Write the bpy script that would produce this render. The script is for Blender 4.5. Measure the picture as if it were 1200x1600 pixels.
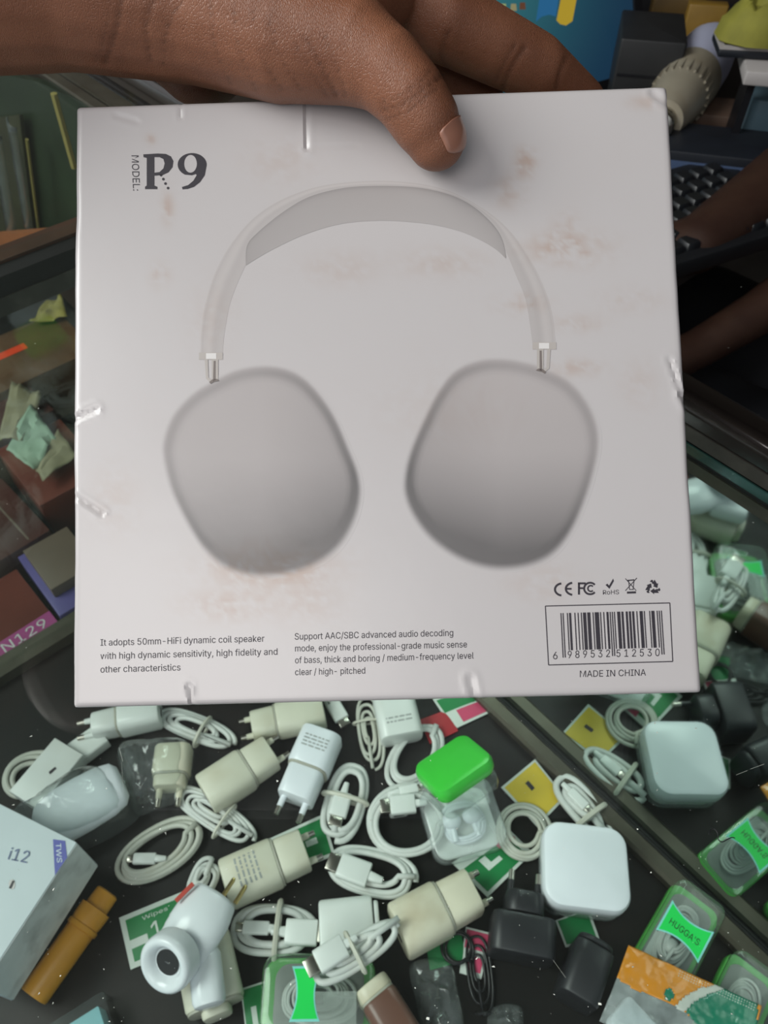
import bpy, bmesh, math, random
from mathutils import Vector, Matrix
from mathutils.geometry import tessellate_polygon

for o in list(bpy.data.objects):
    bpy.data.objects.remove(o)
scene = bpy.context.scene
COL = scene.collection
R = math.radians
PI = math.pi

# ------------------------------------------------------------------ camera
FPX = 1210.0
PITCH = R(50)
CAM = Vector((0, 0, 0.62))
cd = bpy.data.cameras.new('camera')
cam = bpy.data.objects.new('camera', cd)
COL.objects.link(cam)
cam.location = CAM
cam.rotation_euler = (PI / 2 - PITCH, 0, 0)
cd.sensor_fit = 'VERTICAL'
cd.sensor_height = 36
cd.sensor_width = 27
cd.lens = 36 * FPX / 1600
cd.clip_start = 0.01
cd.dof.use_dof = True
cd.dof.focus_distance = 0.235
cd.dof.aperture_fstop = 30.0
scene.camera = cam

# ------------------------------------------------------------------ light
world = bpy.data.worlds.new('world')
scene.world = world
world.use_nodes = True
bg = world.node_tree.nodes['Background']
bg.inputs['Color'].default_value = (0.86, 0.93, 1.0, 1)
bg.inputs['Strength'].default_value = 0.5

def area_light(name, loc, target, sx, sy, power, color):
    l = bpy.data.lights.new(name, 'AREA')
    l.shape = 'RECTANGLE'
    l.size = sx
    l.size_y = sy
    l.energy = power
    l.color = color
    o = bpy.data.objects.new(name, l)
    COL.objects.link(o)
    o.location = loc
    o.rotation_euler = (Vector(target) - Vector(loc)).to_track_quat('-Z', 'Y').to_euler()
    return o
# the stall is open to daylight on its left side and, more weakly, behind the photographer
area_light('open_side_daylight', (-1.34, 0.12, 1.60), (0.0, 0.22, 0.2), 1.0, 1.0, 35, (0.97, 1.0, 0.97))
area_light('shopfront_daylight', (-0.52, -1.05, 1.62), (0.0, 0.2, 0.4), 0.9, 0.8, 8.5, (1.0, 0.96, 0.93))

vs = scene.view_settings
vs.view_transform = 'Standard'
vs.look = 'None'
vs.exposure = 0.06
vs.gamma = 1.0
vs.use_curve_mapping = False
scene.cycles.transparent_max_bounces = 32
scene.cycles.max_bounces = 12

# ------------------------------------------------------------------ geometry of the place
FWD = Vector((0, math.cos(PITCH), -math.sin(PITCH)))
DWN = Vector((0, -math.sin(PITCH), -math.cos(PITCH)))
def ray(u, v):
    return Vector((1, 0, 0)) * ((u - 600) / FPX) + DWN * ((v - 800) / FPX) + FWD
def at(u, v, z=0.0):
    d = ray(u, v)
    return CAM + d * ((z - CAM.z) / d.z)
def pt(u, v, depth):
    return CAM + ray(u, v) * depth
# the counter stands turned 49 degrees: s runs along its mirrored back, t towards the customer
CORNER = Vector((-0.1035, 0.5355, 0))
E1 = Vector((0.660, -0.7513, 0)).normalized()
E2 = Vector((-E1.y * -1, -E1.x, 0)); E2 = Vector((-0.7513, -0.660, 0)).normalized()
def W(s, t, z=0.0):
    p = CORNER + E1 * s + E2 * t
    return Vector((p.x, p.y, z))
def vt(u, v, t):
    """point of the upright plane t (parallel to the mirrored back) that shows at u, v"""
    d = ray(u, v)
    return CAM + d * (((CORNER - CAM).dot(E2) + t) / d.dot(E2))
def refl(u, v, z=0.0):
    """real place of something whose mirror image is seen at u, v"""
    p = at(u, v, z)
    t = (p - CORNER).dot(E2)
    return p - E2 * (2 * t)

# ------------------------------------------------------------------ objects
LOC = {}
def link(o):
    COL.objects.link(o)
    return o
def thing(name, label, cat, loc, group=None):
    o = bpy.data.objects.new(name, None)
    o.empty_display_size = 0.01
    link(o)
    o.location = loc
    LOC[o] = Vector(loc)
    o['label'] = label
    o['category'] = cat
    if group:
        o['group'] = group
    return o
def tag(o, label, cat, group=None):
    o['label'] = label
    o['category'] = cat
    if group:
        o['group'] = group
    return o

class MB:
    """collects world-space geometry for one mesh"""
    def __init__(self):
        self.v = []
        self.f = []
    def add(self, vs, fs):
        b = len(self.v)
        self.v += [Vector(p) for p in vs]
        self.f += [[i + b for i in q] for q in fs]
        return self
    def loft(self, rings, closed=False, caps=True):
        n = len(rings[0])
        vs = [p for r in rings for p in r]
        fs = []
        m = len(rings)
        for i in range(m if closed else m - 1):
            a = i * n
            b = ((i + 1) % m) * n
            for j in range(n):
                k = (j + 1) % n
                fs.append((a + j, a + k, b + k, b + j))
        if caps and not closed:
            fs.append(tuple(range(n - 1, -1, -1)))
            fs.append(tuple((m - 1) * n + j for j in range(n)))
        return self.add(vs, fs)
    def tube(self, path, r, n=8, closed=False, flat=1.0, up=None):
        path = [Vector(p) for p in path]
        m = len(path)
        rings = []
        prev = None
        for i, p in enumerate(path):
            if closed:
                t = path[(i + 1) % m] - path[i - 1]
            else:
                t = path[min(i + 1, m - 1)] - path[max(i - 1, 0)]
            if t.length < 1e-9:
                t = Vector((1, 0, 0))
            t.normalize()
            if up is not None:
                x = Vector(up).cross(t)
                if x.length < 1e-4:
                    x = t.orthogonal()
            elif prev is None:
                x = t.orthogonal()
            else:
                x = prev - t * prev.dot(t)
                if x.length < 1e-6:
                    x = t.orthogonal()
            x.normalize()
            prev = x
            y = t.cross(x)
            rr_ = r[i] if isinstance(r, (list, tuple)) else r
            rings.append([p + x * (math.cos(2 * PI * j / n) * rr_) + y * (math.sin(2 * PI * j / n) * rr_ * flat) for j in range(n)])
        return self.loft(rings, closed)
    def box(self, o, x, y, z):
        """box from corner o along three edge vectors"""
        o, x, y, z = map(Vector, (o, x, y, z))
        vs = [o, o + x, o + x + y, o + y, o + z, o + x + z, o + x + y + z, o + y + z]
        return self.add(vs, [(0, 3, 2, 1), (4, 5, 6, 7), (0, 1, 5, 4), (1, 2, 6, 5), (2, 3, 7, 6), (3, 0, 4, 7)])
    def prism(self, base, h):
        """polygon (world points) extruded along vector h"""
        base = [Vector(p) for p in base]
        n = len(base)
        vs = base + [p + Vector(h) for p in base]
        tris = tessellate_polygon([base])
        fs = [tuple(t[::-1]) for t in tris] + [tuple(i + n for i in t) for t in tris]
        fs += [(i, (i + 1) % n, (i + 1) % n + n, i + n) for i in range(n)]
        return self.add(vs, fs)
    def flat(self, polys):
        """filled flat polygon with holes"""
        polys = [[Vector(p) for p in q] for q in polys]
        vs = [p for q in polys for p in q]
        return self.add(vs, [tuple(t) for t in tessellate_polygon(polys)])
    def ball(self, c, rx, ry=None, rz=None, n=12, axes=None):
        c = Vector(c)
        ry = rx if ry is None else ry
        rz = rx if rz is None else rz
        ax = axes or (Vector((1, 0, 0)), Vector((0, 1, 0)), Vector((0, 0, 1)))
        rings = []
        for i in range(n + 1):
            a = -PI / 2 + PI * i / n
            a = max(-PI / 2 + 0.02, min(PI / 2 - 0.02, a))
            rings.append([c + ax[0] * (rx * math.cos(a) * math.cos(2 * PI * j / (2 * n))) + ax[1] * (ry * math.cos(a) * math.sin(2 * PI * j / (2 * n))) + ax[2] * (rz * math.sin(a)) for j in range(2 * n)])
        return self.loft(rings)
    def build(self, name, mat, parent=None, smooth=35, kind=None, col=None, recalc=True):
        off = LOC.get(parent, Vector((0, 0, 0))) if parent else None
        if off is None:
            lo = [min(p[i] for p in self.v) for i in range(3)]
            hi = [max(p[i] for p in self.v) for i in range(3)]
            off = Vector(((lo[0] + hi[0]) / 2, (lo[1] + hi[1]) / 2, lo[2]))
        me = bpy.data.meshes.new(name)
        me.from_pydata([tuple(p - off) for p in self.v], [], self.f)
        if recalc:
            bm = bmesh.new()
            bm.from_mesh(me)
            bmesh.ops.recalc_face_normals(bm, faces=bm.faces)
            bm.to_mesh(me)
            bm.free()
        if smooth:
            me.polygons.foreach_set('use_smooth', [True] * len(me.polygons))
            if smooth < 180:
                me.set_sharp_from_angle(angle=R(smooth))
        if col is not None:
            a = me.color_attributes.new('tone', 'FLOAT_COLOR', 'POINT')
            flatc = []
            for c in col:
                flatc += [c[0], c[1], c[2], 1.0]
            a.data.foreach_set('color', flatc)
        me.materials.append(mat)
        o = bpy.data.objects.new(name, me)
        link(o)
        if parent:
            o.parent = parent
        else:
            o.location = off
        LOC[o] = off
        if kind:
            o['kind'] = kind
        return o

def rrect(w, h, r, n=4):
    """rounded rectangle outline, centred, as (a, b) pairs"""
    r = min(r, w / 2 - 1e-6, h / 2 - 1e-6)
    out = []
    for cx, cy, a0 in ((w / 2 - r, h / 2 - r, 0), (-w / 2 + r, h / 2 - r, 90), (-w / 2 + r, -h / 2 + r, 180), (w / 2 - r, -h / 2 + r, 270)):
        for k in range(n + 1):
            a = R(a0 + 90 * k / n)
            out.append((cx + r * math.cos(a), cy + r * math.sin(a)))
    return out
class Frame:
    def __init__(self, o, x, y, z):
        self.o, self.x, self.y, self.z = Vector(o), Vector(x), Vector(y), Vector(z)
    def __call__(self, a, b, c=0.0):
        return self.o + self.x * a + self.y * b + self.z * c
def flat_frame(p, q, z=0.0, pitch=0.0):
    """frame on a level surface: x from p to q, z up"""
    p = Vector((p[0], p[1], z))
    q = Vector((q[0], q[1], z))
    x = (q - p)
    L = x.length
    x.normalize()
    zz = Vector((0, 0, 1))
    y = zz.cross(x)
    if pitch:
        m = Matrix.Rotation(pitch, 3, y)
        x = m @ x
        zz = m @ zz
    return Frame(p, x, y, zz), L
def slab(mb, fr, w, h, z0, z1, r, b=0.0015, n=4):
    """rounded plan (fr x by fr y, centred) extruded z0..z1 with softened edges"""
    prof = [(z0, b), (z0 + b * 0.3, b * 0.3), (z0 + b, 0), (z1 - b, 0), (z1 - b * 0.3, b * 0.3), (z1, b)]
    mb.loft([[fr(a, c, z) for a, c in rrect(w - 2 * i, h - 2 * i, max(r - i, 0.0004), n)] for z, i in prof])
    return mb
def bar(mb, fr, x0, x1, w, h, zc, r, b=0.001, n=4, w1=None, h1=None):
    """rounded cross-section (fr y by fr z) run from x0 to x1 with softened ends"""
    w1 = w if w1 is None else w1
    h1 = h if h1 is None else h1
    L = x1 - x0
    b = min(b, L / 3)
    prof = [(0, b), (b * 0.3, b * 0.3), (b, 0), (L - b, 0), (L - b * 0.3, b * 0.3), (L, b)]
    rings = []
    for x, i in prof:
        k = x / L
        ww = w + (w1 - w) * k - 2 * i
        hh = h + (h1 - h) * k - 2 * i
        rings.append([fr(x0 + x, a, zc + c) for a, c in rrect(ww, hh, max(r - i, 0.0003), n)])
    mb.loft(rings)
    return mb
def lathe(mb, o, axis, prof, n=24):
    """prof: (distance along axis, radius)"""
    o = Vector(o)
    a = Vector(axis).normalized()
    x = a.orthogonal().normalized()
    y = a.cross(x)
    mb.loft([[o + a * d + x * (r * math.cos(2 * PI * j / n)) + y * (r * math.sin(2 * PI * j / n)) for j in range(n)] for d, r in prof])
    return mb

# ------------------------------------------------------------------ text as mesh
_tc = {}
GLYPHS = {
    "'": (103, '39 159,35 254,68 254,64 159'),
    ',': (94, '19 -60,34 36,68 36,42 -60'),
    '-': (227, '168 122,168 94,57 94,57 122'),
    '/': (125, '117 266,36 -38,7 -38,89 266'),
    '0': (227, '113 -3,87 0,65 12,47 31,34 57,27 89,24 127,27 165,35 197,48 223,65 242,87 254,113 258,139 254,161 242,179 223,192 197,200 165,203 127,200 89,192 57,179 31,162 12,140 0;113 25,131 28,145 37,157 52,165 72,170 97,172 127,170 157,165 182,157 203,145 218,131 227,113 230,96 227,82 218,70 203,62 182,56 157,55 127,56 97,62 72,70 52,82 37,96 28'),
    '1': (227, '38 0,38 27,195 27,195 0;138 254,138 0,106 0,106 224,105 224,43 179,43 213,99 254'),
    '2': (227, '32 0,32 24,117 114,130 129,141 141,149 153,155 163,159 174,160 186,159 198,154 209,146 218,137 224,125 228,112 230,98 228,86 224,77 216,69 207,65 195,64 181,33 181,35 202,43 221,55 237,72 248,91 255,112 258,134 255,153 248,169 237,181 223,188 205,191 186,189 172,185 159,179 145,168 129,153 111,133 90,76 30,76 28,195 28,195 0'),
    '3': (227, '109 -3,87 -1,66 5,49 15,35 29,26 46,22 66,55 66,57 54,63 44,72 35,83 30,95 26,109 25,124 26,138 30,149 37,157 46,163 58,165 72,163 86,158 98,150 109,137 117,121 122,101 124,78 124,78 150,144 224,144 226,35 226,35 254,186 254,186 230,106 139,106 144,132 144,154 138,172 127,185 111,194 93,196 72,194 51,185 33,172 18,154 6,133 -1'),
    '5': (227, '111 -3,89 -1,70 6,54 16,41 30,33 47,30 65,61 65,64 54,69 44,77 36,87 30,98 26,111 25,125 27,138 32,149 41,157 52,162 66,164 81,162 97,157 111,148 122,137 131,124 137,109 138,96 137,84 134,73 129,64 123,34 126,48 254,183 254,183 226,75 226,67 151,68 151,77 157,89 162,101 166,115 167,131 165,147 160,161 153,172 143,182 130,189 116,194 99,195 82,193 58,184 38,171 21,154 8,134 -1'),
    '6': (227, '113 -3,91 -1,71 7,55 20,42 37,34 58,32 81,34 100,40 119,51 142,69 170,126 254,161 254,75 131,73 131,77 137,83 144,90 149,98 153,107 156,117 157,139 155,158 147,173 136,185 120,192 101,194 79,192 56,184 36,171 20,155 7,135 -1;113 24,127 26,139 31,149 40,157 51,162 64,164 79,162 94,157 107,149 118,139 126,127 131,113 133,99 131,87 126,77 118,69 107,64 94,62 79,64 64,69 51,77 40,87 31,99 26'),
    '8': (227, '113 -3,89 -1,68 6,50 17,37 31,29 48,26 68,28 83,33 98,40 110,51 121,63 128,76 132,76 133,59 141,46 154,38 171,35 190,38 209,45 225,57 239,73 249,92 256,113 258,134 256,153 249,169 239,181 225,188 209,191 190,188 171,180 154,167 141,150 133,150 132,164 128,176 121,186 110,194 98,199 83,200 68,198 48,189 31,176 17,158 6,137 -1;113 25,129 26,142 30,153 37,161 46,167 57,168 69,167 83,161 94,153 104,141 111,128 116,113 118,98 116,85 111,73 104,65 94,59 83,58 69,59 57,64 46,73 37,84 30,97 26;113 145,126 146,137 150,146 157,154 165,158 176,160 188,158 200,154 210,147 218,138 225,126 229,113 230,100 229,89 225,79 218,72 210,68 200,66 188,68 176,72 165,79 157,89 150,100 146'),
    '9': (227, '113 258,135 255,155 247,171 234,184 217,192 197,194 173,192 155,186 135,175 112,158 84,100 0,65 0,151 124,154 124,149 117,144 111,137 105,128 101,119 98,109 97,87 100,69 107,53 119,41 134,34 154,32 176,34 198,42 218,55 235,71 247,91 255;113 230,99 228,87 223,77 215,69 204,64 191,63 176,64 161,69 148,77 137,87 129,99 123,113 122,127 123,139 129,149 137,157 147,162 160,164 175,162 190,157 204,150 215,139 223,127 228'),
    ':': (94, '48 -2,39 -1,31 4,26 12,25 20,26 29,31 37,39 42,48 43,56 42,64 37,69 29,71 20,69 12,64 4,56 -1;48 135,39 137,31 142,26 149,25 158,26 167,31 174,39 179,48 181,56 179,64 174,69 167,71 158,69 149,64 142,56 137'),
    'A': (240, '8 0,101 254,138 254,231 0,198 0,144 151,138 167,132 186,125 210,116 239,123 239,114 209,106 185,100 166,95 151,43 0;55 71,55 99,185 99,185 71'),
    'B': (228, '30 0,30 254,121 254,145 252,164 245,180 235,190 221,197 205,199 187,198 172,193 160,187 150,178 143,168 137,157 133,157 131,170 129,182 123,192 114,201 102,207 86,209 68,207 50,200 33,189 20,172 9,151 2,123 0;62 29,122 29,148 31,165 40,175 53,178 68,176 81,171 92,163 102,153 109,140 114,124 115,62 115;62 143,119 143,132 144,144 148,154 155,162 163,166 174,168 186,165 202,156 214,141 223,120 226,62 226'),
    'C': (255, '134 -3,103 1,75 12,52 32,35 58,24 90,20 127,24 165,35 197,52 223,75 242,103 254,134 258,152 256,170 252,186 245,201 236,214 224,224 209,232 193,236 174,204 174,200 186,195 197,187 206,179 214,169 220,158 224,146 227,134 228,111 225,92 216,75 202,62 182,54 157,52 127,54 97,63 72,75 53,92 38,112 29,134 26,146 27,158 30,169 34,179 40,187 48,195 57,200 68,204 80,236 80,232 62,224 45,214 31,201 19,187 9,170 2,153 -2'),
    'D': (251, '109 0,48 0,48 29,107 29,136 31,159 40,177 55,189 75,197 99,200 128,197 156,190 180,177 200,160 214,138 223,110 226,47 226,47 254,113 254,147 251,176 239,200 221,217 196,227 164,231 128,227 91,217 59,199 34,175 15,145 4;62 254,62 0,30 0,30 254'),
    'E': (209, '30 0,30 254,186 254,186 226,62 226,62 143,178 143,178 114,62 114,62 29,188 29,188 0'),
    'F': (205, '30 0,30 254,185 254,185 226,62 226,62 139,173 139,173 111,62 111,62 0'),
    'G': (260, '134 -3,102 1,75 13,52 32,35 58,24 90,20 127,24 165,35 197,52 223,74 242,102 254,132 258,152 256,170 252,187 245,202 235,214 222,225 208,232 192,237 174,204 174,199 186,194 197,186 206,178 213,168 220,158 224,146 227,133 228,111 225,92 216,75 202,62 182,54 157,52 127,54 97,63 72,75 53,92 38,112 29,134 26,155 29,172 36,187 47,198 62,205 80,207 101,217 100,141 100,141 128,239 128,239 100,236 71,225 45,209 25,188 9,163 0'),
    'H': (258, '30 0,30 254,62 254,62 144,196 144,196 254,228 254,228 0,196 0,196 116,62 116,62 0'),
    'I': (150, '16 0,16 29,59 29,59 226,16 226,16 254,135 254,135 226,91 226,91 29,135 29,135 0'),
    'L': (196, '30 0,30 254,62 254,62 29,181 29,181 0'),
    'M': (314, '30 0,30 254,76 254,139 94,141 87,144 79,147 71,150 61,153 52,156 42,158 33,161 24,154 24,156 32,159 41,162 51,165 61,168 70,171 79,174 87,176 94,238 254,284 254,284 0,252 0,252 145,252 154,252 163,252 174,253 184,253 195,253 207,253 218,253 229,256 229,253 217,249 205,245 193,241 181,237 171,234 161,231 152,228 145,171 0,143 0,85 145,83 152,80 160,76 170,72 181,69 192,65 204,60 216,56 229,59 229,60 219,60 208,60 197,60 186,61 175,61 164,61 154,61 145,61 0'),
    'N': (262, '30 0,30 254,68 254,172 91,176 84,181 75,187 65,194 53,200 41,207 27,202 27,201 41,200 54,200 67,200 79,199 89,199 97,199 254,232 254,232 0,193 0,101 145,95 155,89 165,82 177,74 191,65 207,54 226,60 227,60 209,61 192,62 177,62 164,62 153,62 145,62 0'),
    'O': (267, '133 -3,103 1,75 12,52 32,35 58,24 90,20 127,24 165,35 197,52 223,75 242,103 254,133 258,164 254,192 242,215 223,232 197,243 165,247 127,243 90,232 58,215 32,192 12,164 1;133 26,155 29,175 38,191 52,204 72,212 97,215 127,212 157,204 182,191 202,175 216,155 225,133 228,112 225,92 216,75 202,63 182,54 157,52 127,54 97,63 72,75 52,92 38,112 29'),
    'R': (224, '30 0,30 254,118 254,145 252,167 244,183 232,195 217,202 198,205 176,202 154,195 136,183 120,166 109,145 101,118 99,48 99,48 128,117 128,135 129,149 133,160 141,167 150,171 162,173 176,171 190,167 202,159 212,149 220,134 224,116 226,62 226,62 0;177 0,115 115,151 115,214 0'),
    'S': (223, '112 -4,86 -2,64 5,46 15,32 30,23 48,19 68,52 68,55 55,62 44,71 35,83 29,97 26,112 25,128 26,143 30,155 37,165 46,171 57,173 70,171 81,166 89,158 96,148 102,136 107,122 111,92 120,64 130,43 145,30 163,26 186,29 206,37 224,51 238,69 249,90 256,114 258,137 256,158 249,175 238,189 224,197 208,200 189,169 189,163 206,151 219,134 227,112 229,97 228,84 224,73 218,64 209,59 199,58 188,60 176,65 167,74 160,85 154,96 150,106 147,132 140,144 136,156 132,168 126,179 119,189 110,197 99,202 85,204 69,201 50,193 32,180 17,162 5,139 -2'),
    'T': (224, '16 226,16 254,208 254,208 226,128 226,128 0,96 0,96 226'),
    'U': (259, '129 -4,101 -1,77 8,57 22,42 40,33 62,30 87,30 254,62 254,62 89,64 72,70 57,80 44,94 34,110 28,129 26,149 28,165 34,179 44,188 57,194 72,196 89,196 254,229 254,229 87,226 62,216 40,201 22,182 8,157 -1'),
    'W': (343, '78 0,8 254,41 254,82 98,85 85,88 73,91 60,93 47,96 33,98 20,95 20,97 33,100 47,103 60,106 73,109 85,112 98,153 254,190 254,231 98,234 85,237 73,240 60,243 47,246 33,249 20,244 20,247 33,249 47,252 60,255 73,258 85,261 98,302 254,335 254,265 0,228 0,184 161,180 178,176 196,172 215,168 237,175 237,171 216,167 197,164 179,159 161,115 0'),
    'a': (195, '80 -4,63 -3,47 2,34 11,24 22,17 37,15 54,17 69,22 80,29 90,39 97,50 102,63 105,76 108,89 110,105 112,117 113,126 115,133 117,136 121,138 127,138 128,137 139,133 148,128 156,120 161,110 164,98 165,85 164,75 161,66 156,59 150,54 144,50 137,20 146,29 161,39 173,52 182,66 188,82 191,97 192,108 192,119 190,131 186,143 180,153 172,161 160,167 145,168 126,168 0,138 0,138 26,136 26,132 19,126 12,118 6,108 1,95 -3;85 23,101 24,114 29,124 37,132 47,136 57,138 69,138 95,135 93,130 91,123 89,116 88,108 87,100 86,93 85,88 84,77 82,67 79,58 75,52 70,47 62,46 52,47 43,51 36,57 30,65 26,74 24'),
    'b': (212, '115 -4,99 -3,86 2,76 8,69 16,63 23,59 29,56 29,56 0,26 0,26 254,57 254,57 160,59 160,63 166,69 173,76 180,86 186,98 191,115 192,137 189,156 180,173 166,185 146,193 122,195 94,193 66,185 42,173 23,157 8,137 -1;110 23,126 26,140 33,150 44,158 58,163 75,164 95,163 114,158 131,150 145,140 156,126 163,110 165,94 163,81 156,70 145,62 131,58 114,56 95,58 75,63 58,70 43,81 32,94 26'),
    'c': (198, '104 -4,79 -1,58 8,41 23,28 43,20 66,17 94,20 122,28 146,41 165,58 180,79 189,104 192,117 191,130 189,142 184,153 178,162 170,170 161,176 150,181 138,151 131,149 138,145 145,141 150,135 155,128 159,121 162,113 164,104 165,86 162,73 155,62 144,54 129,50 112,48 94,50 75,54 59,62 44,73 33,86 26,104 23,113 24,121 26,129 29,135 33,141 38,146 44,149 51,152 59,181 51,177 39,171 28,163 19,153 11,142 4,130 0,117 -3'),
    'd': (212, '98 -4,75 -1,56 8,40 23,27 42,20 66,17 94,20 122,27 146,40 166,56 180,75 189,98 192,114 191,126 186,136 180,144 173,149 166,153 160,155 160,155 254,186 254,186 0,156 0,156 29,153 29,149 23,143 16,136 8,126 2,114 -3;102 23,118 26,132 32,142 43,150 58,154 75,156 95,154 114,150 131,142 145,132 156,118 163,102 165,86 163,72 156,62 145,54 131,50 114,48 95,50 75,54 58,62 44,73 33,86 26'),
    'e': (202, '106 -4,80 -1,58 8,41 23,28 42,20 66,17 93,20 121,28 145,40 165,58 180,78 189,103 192,118 191,133 187,147 180,160 170,170 157,179 141,184 121,186 97,186 85,37 85,37 110,169 110,155 101,153 119,149 134,141 147,131 157,118 163,103 165,87 163,73 157,62 147,54 135,50 121,48 105,48 89,50 69,55 53,64 40,76 31,90 25,106 23,117 24,127 26,135 31,143 36,149 44,153 53,182 45,177 32,168 20,156 10,141 2,125 -3'),
    'f': (127, '114 190,114 164,3 164,3 190;40 0,40 216,42 231,48 243,57 252,68 259,80 264,94 265,103 265,111 263,117 262,121 260,114 234,111 235,107 236,103 237,97 237,85 235,77 230,72 221,71 209,71 0'),
    'g': (213, '103 -75,84 -74,67 -70,53 -63,41 -55,32 -45,25 -35,51 -20,55 -26,61 -33,68 -39,77 -44,89 -48,103 -49,124 -46,141 -38,152 -23,156 -3,156 34,153 34,149 28,143 21,136 14,126 8,114 4,97 2,76 5,56 13,40 27,28 45,20 68,17 96,20 123,27 147,40 166,56 180,76 189,98 192,114 191,127 186,137 180,144 173,150 166,154 159,157 159,157 190,186 190,186 -4,183 -27,175 -45,162 -59,145 -68,125 -73;102 30,118 32,132 38,142 47,150 61,155 77,156 96,155 115,150 132,142 146,132 156,119 163,102 165,86 163,73 156,62 145,54 131,50 115,48 96,50 78,54 61,62 48,73 38,86 32'),
    'h': (205, '57 113,57 0,26 0,26 254,57 254,57 144,51 144,62 166,76 181,94 189,114 192,132 190,148 184,161 174,170 160,177 142,179 120,179 0,148 0,148 118,145 137,136 152,123 161,105 165,92 163,80 159,71 151,63 141,58 129'),
    'i': (83, '26 0,26 190,57 190,57 0;42 221,34 223,27 227,22 234,21 242,22 249,27 256,34 260,42 262,50 260,57 256,62 249,63 242,62 234,57 227,50 223'),
    'j': (83, '26 190,57 190,57 -15,55 -31,51 -45,43 -56,32 -65,19 -70,2 -71,-5 -71,-5 -43,1 -43,12 -42,20 -36,25 -27,26 -15;42 221,34 223,27 227,22 234,20 242,22 249,27 256,34 260,42 262,50 260,57 256,61 249,63 242,61 234,57 227,50 223'),
    'k': (190, '55 68,55 106,60 106,142 190,180 190,92 100,89 100;26 0,26 254,57 254,57 0;147 0,74 93,96 114,186 0'),
    'l': (95, '70 -1,50 2,37 10,29 24,26 42,26 254,57 254,57 49,58 38,60 31,65 27,73 26,77 26,80 26,83 27,85 27,90 1,86 0,81 0,75 -1'),
    'm': (305, '26 0,26 190,56 190,56 148,54 148,59 162,66 173,75 182,86 188,98 192,110 193,129 190,144 180,154 166,160 147,156 147,161 160,169 172,178 181,190 187,204 192,218 193,234 191,249 186,261 177,270 164,276 148,278 128,278 0,248 0,248 127,245 145,236 156,224 163,209 165,197 164,187 160,179 153,173 145,169 135,168 124,168 0,137 0,137 130,134 144,126 156,115 163,100 165,89 164,79 160,70 154,63 145,58 133,57 119,57 0'),
    'n': (205, '57 113,57 0,26 0,26 190,56 190,56 144,51 144,62 166,76 181,94 189,114 192,132 190,147 184,160 174,170 160,176 142,179 120,179 0,148 0,148 118,145 137,136 152,123 161,105 165,92 163,80 159,71 151,63 141,58 129'),
    'o': (208, '104 -4,79 -1,58 8,41 23,28 43,20 66,17 94,20 122,28 146,41 165,58 180,79 189,104 192,128 189,149 180,167 165,180 146,188 122,191 94,188 66,180 43,167 23,149 8,128 -1;104 23,121 26,135 33,146 44,154 59,158 75,160 94,158 112,154 129,146 144,135 155,121 162,104 165,86 162,73 155,62 144,54 129,50 112,48 94,50 75,54 59,62 44,73 33,86 26'),
    'p': (212, '26 -71,26 190,56 190,56 160,59 160,63 166,69 173,76 180,86 186,98 191,115 192,137 189,156 180,173 166,185 146,193 122,195 94,193 66,185 42,173 23,157 8,137 -1,115 -4,99 -3,86 2,76 8,69 16,63 23,59 29,57 29,57 -71;110 23,126 26,140 33,150 44,158 58,163 75,164 95,163 114,158 131,150 145,140 156,126 163,110 165,94 163,81 156,70 145,62 131,58 114,56 95,58 75,63 58,70 43,81 32,94 26'),
    'q': (212, '186 -71,155 -71,155 29,153 29,149 23,143 16,136 8,126 2,114 -3,98 -4,75 -1,56 8,40 23,27 42,20 66,17 94,20 122,27 146,40 166,56 180,75 189,98 192,114 191,126 186,136 180,144 173,149 166,153 160,156 160,156 190,186 190;102 23,118 26,132 32,142 43,150 58,154 75,156 95,154 114,150 131,142 145,132 156,118 163,102 165,86 163,72 156,62 145,54 131,50 114,48 95,50 75,54 58,62 44,73 33,86 26'),
    'r': (130, '26 0,26 190,56 190,56 160,58 160,65 173,76 184,90 190,107 192,110 192,115 192,119 192,122 192,122 161,119 162,115 162,109 163,103 163,91 161,80 157,70 151,63 142,58 131,57 118,57 0'),
    's': (182, '91 -4,72 -3,56 2,42 9,31 19,23 32,18 47,47 53,53 40,62 30,75 25,91 23,108 25,122 31,131 40,134 51,132 60,127 68,118 74,106 78,75 85,52 93,36 104,27 119,23 137,26 152,33 166,43 177,58 185,74 190,94 192,112 191,127 186,140 179,149 170,157 158,162 145,134 139,129 149,121 158,110 164,94 166,78 164,65 158,57 150,54 139,56 129,62 122,72 116,86 111,115 105,137 97,153 86,162 71,166 53,163 37,156 24,145 12,130 3,112 -2'),
    't': (114, '102 190,102 164,3 164,3 190;32 236,63 236,63 49,64 38,68 31,75 26,85 25,88 25,93 26,97 26,101 27,107 1,102 0,96 -1,90 -2,84 -2,62 1,46 11,36 26,32 46'),
    'u': (205, '91 -3,73 -1,57 5,44 15,35 29,28 47,26 69,26 190,57 190,57 72,60 52,68 37,82 28,100 25,113 27,125 31,134 38,142 48,146 61,148 76,148 190,179 190,179 0,149 0,149 46,154 46,143 23,129 8,111 0'),
    'v': (195, '81 0,9 190,42 190,83 78,88 60,93 43,98 27,103 10,92 10,97 27,101 43,106 60,112 78,152 190,186 190,113 0'),
    'w': (284, '69 0,11 190,44 190,67 107,72 89,77 68,82 46,88 21,82 21,88 45,93 67,98 88,103 107,126 190,158 190,181 107,186 88,191 68,196 45,201 21,196 21,201 45,206 68,212 88,217 107,240 190,272 190,215 0,184 0,159 86,156 99,152 112,149 126,145 140,142 154,138 169,145 169,142 155,138 140,135 126,131 112,128 99,124 86,99 0'),
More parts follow.
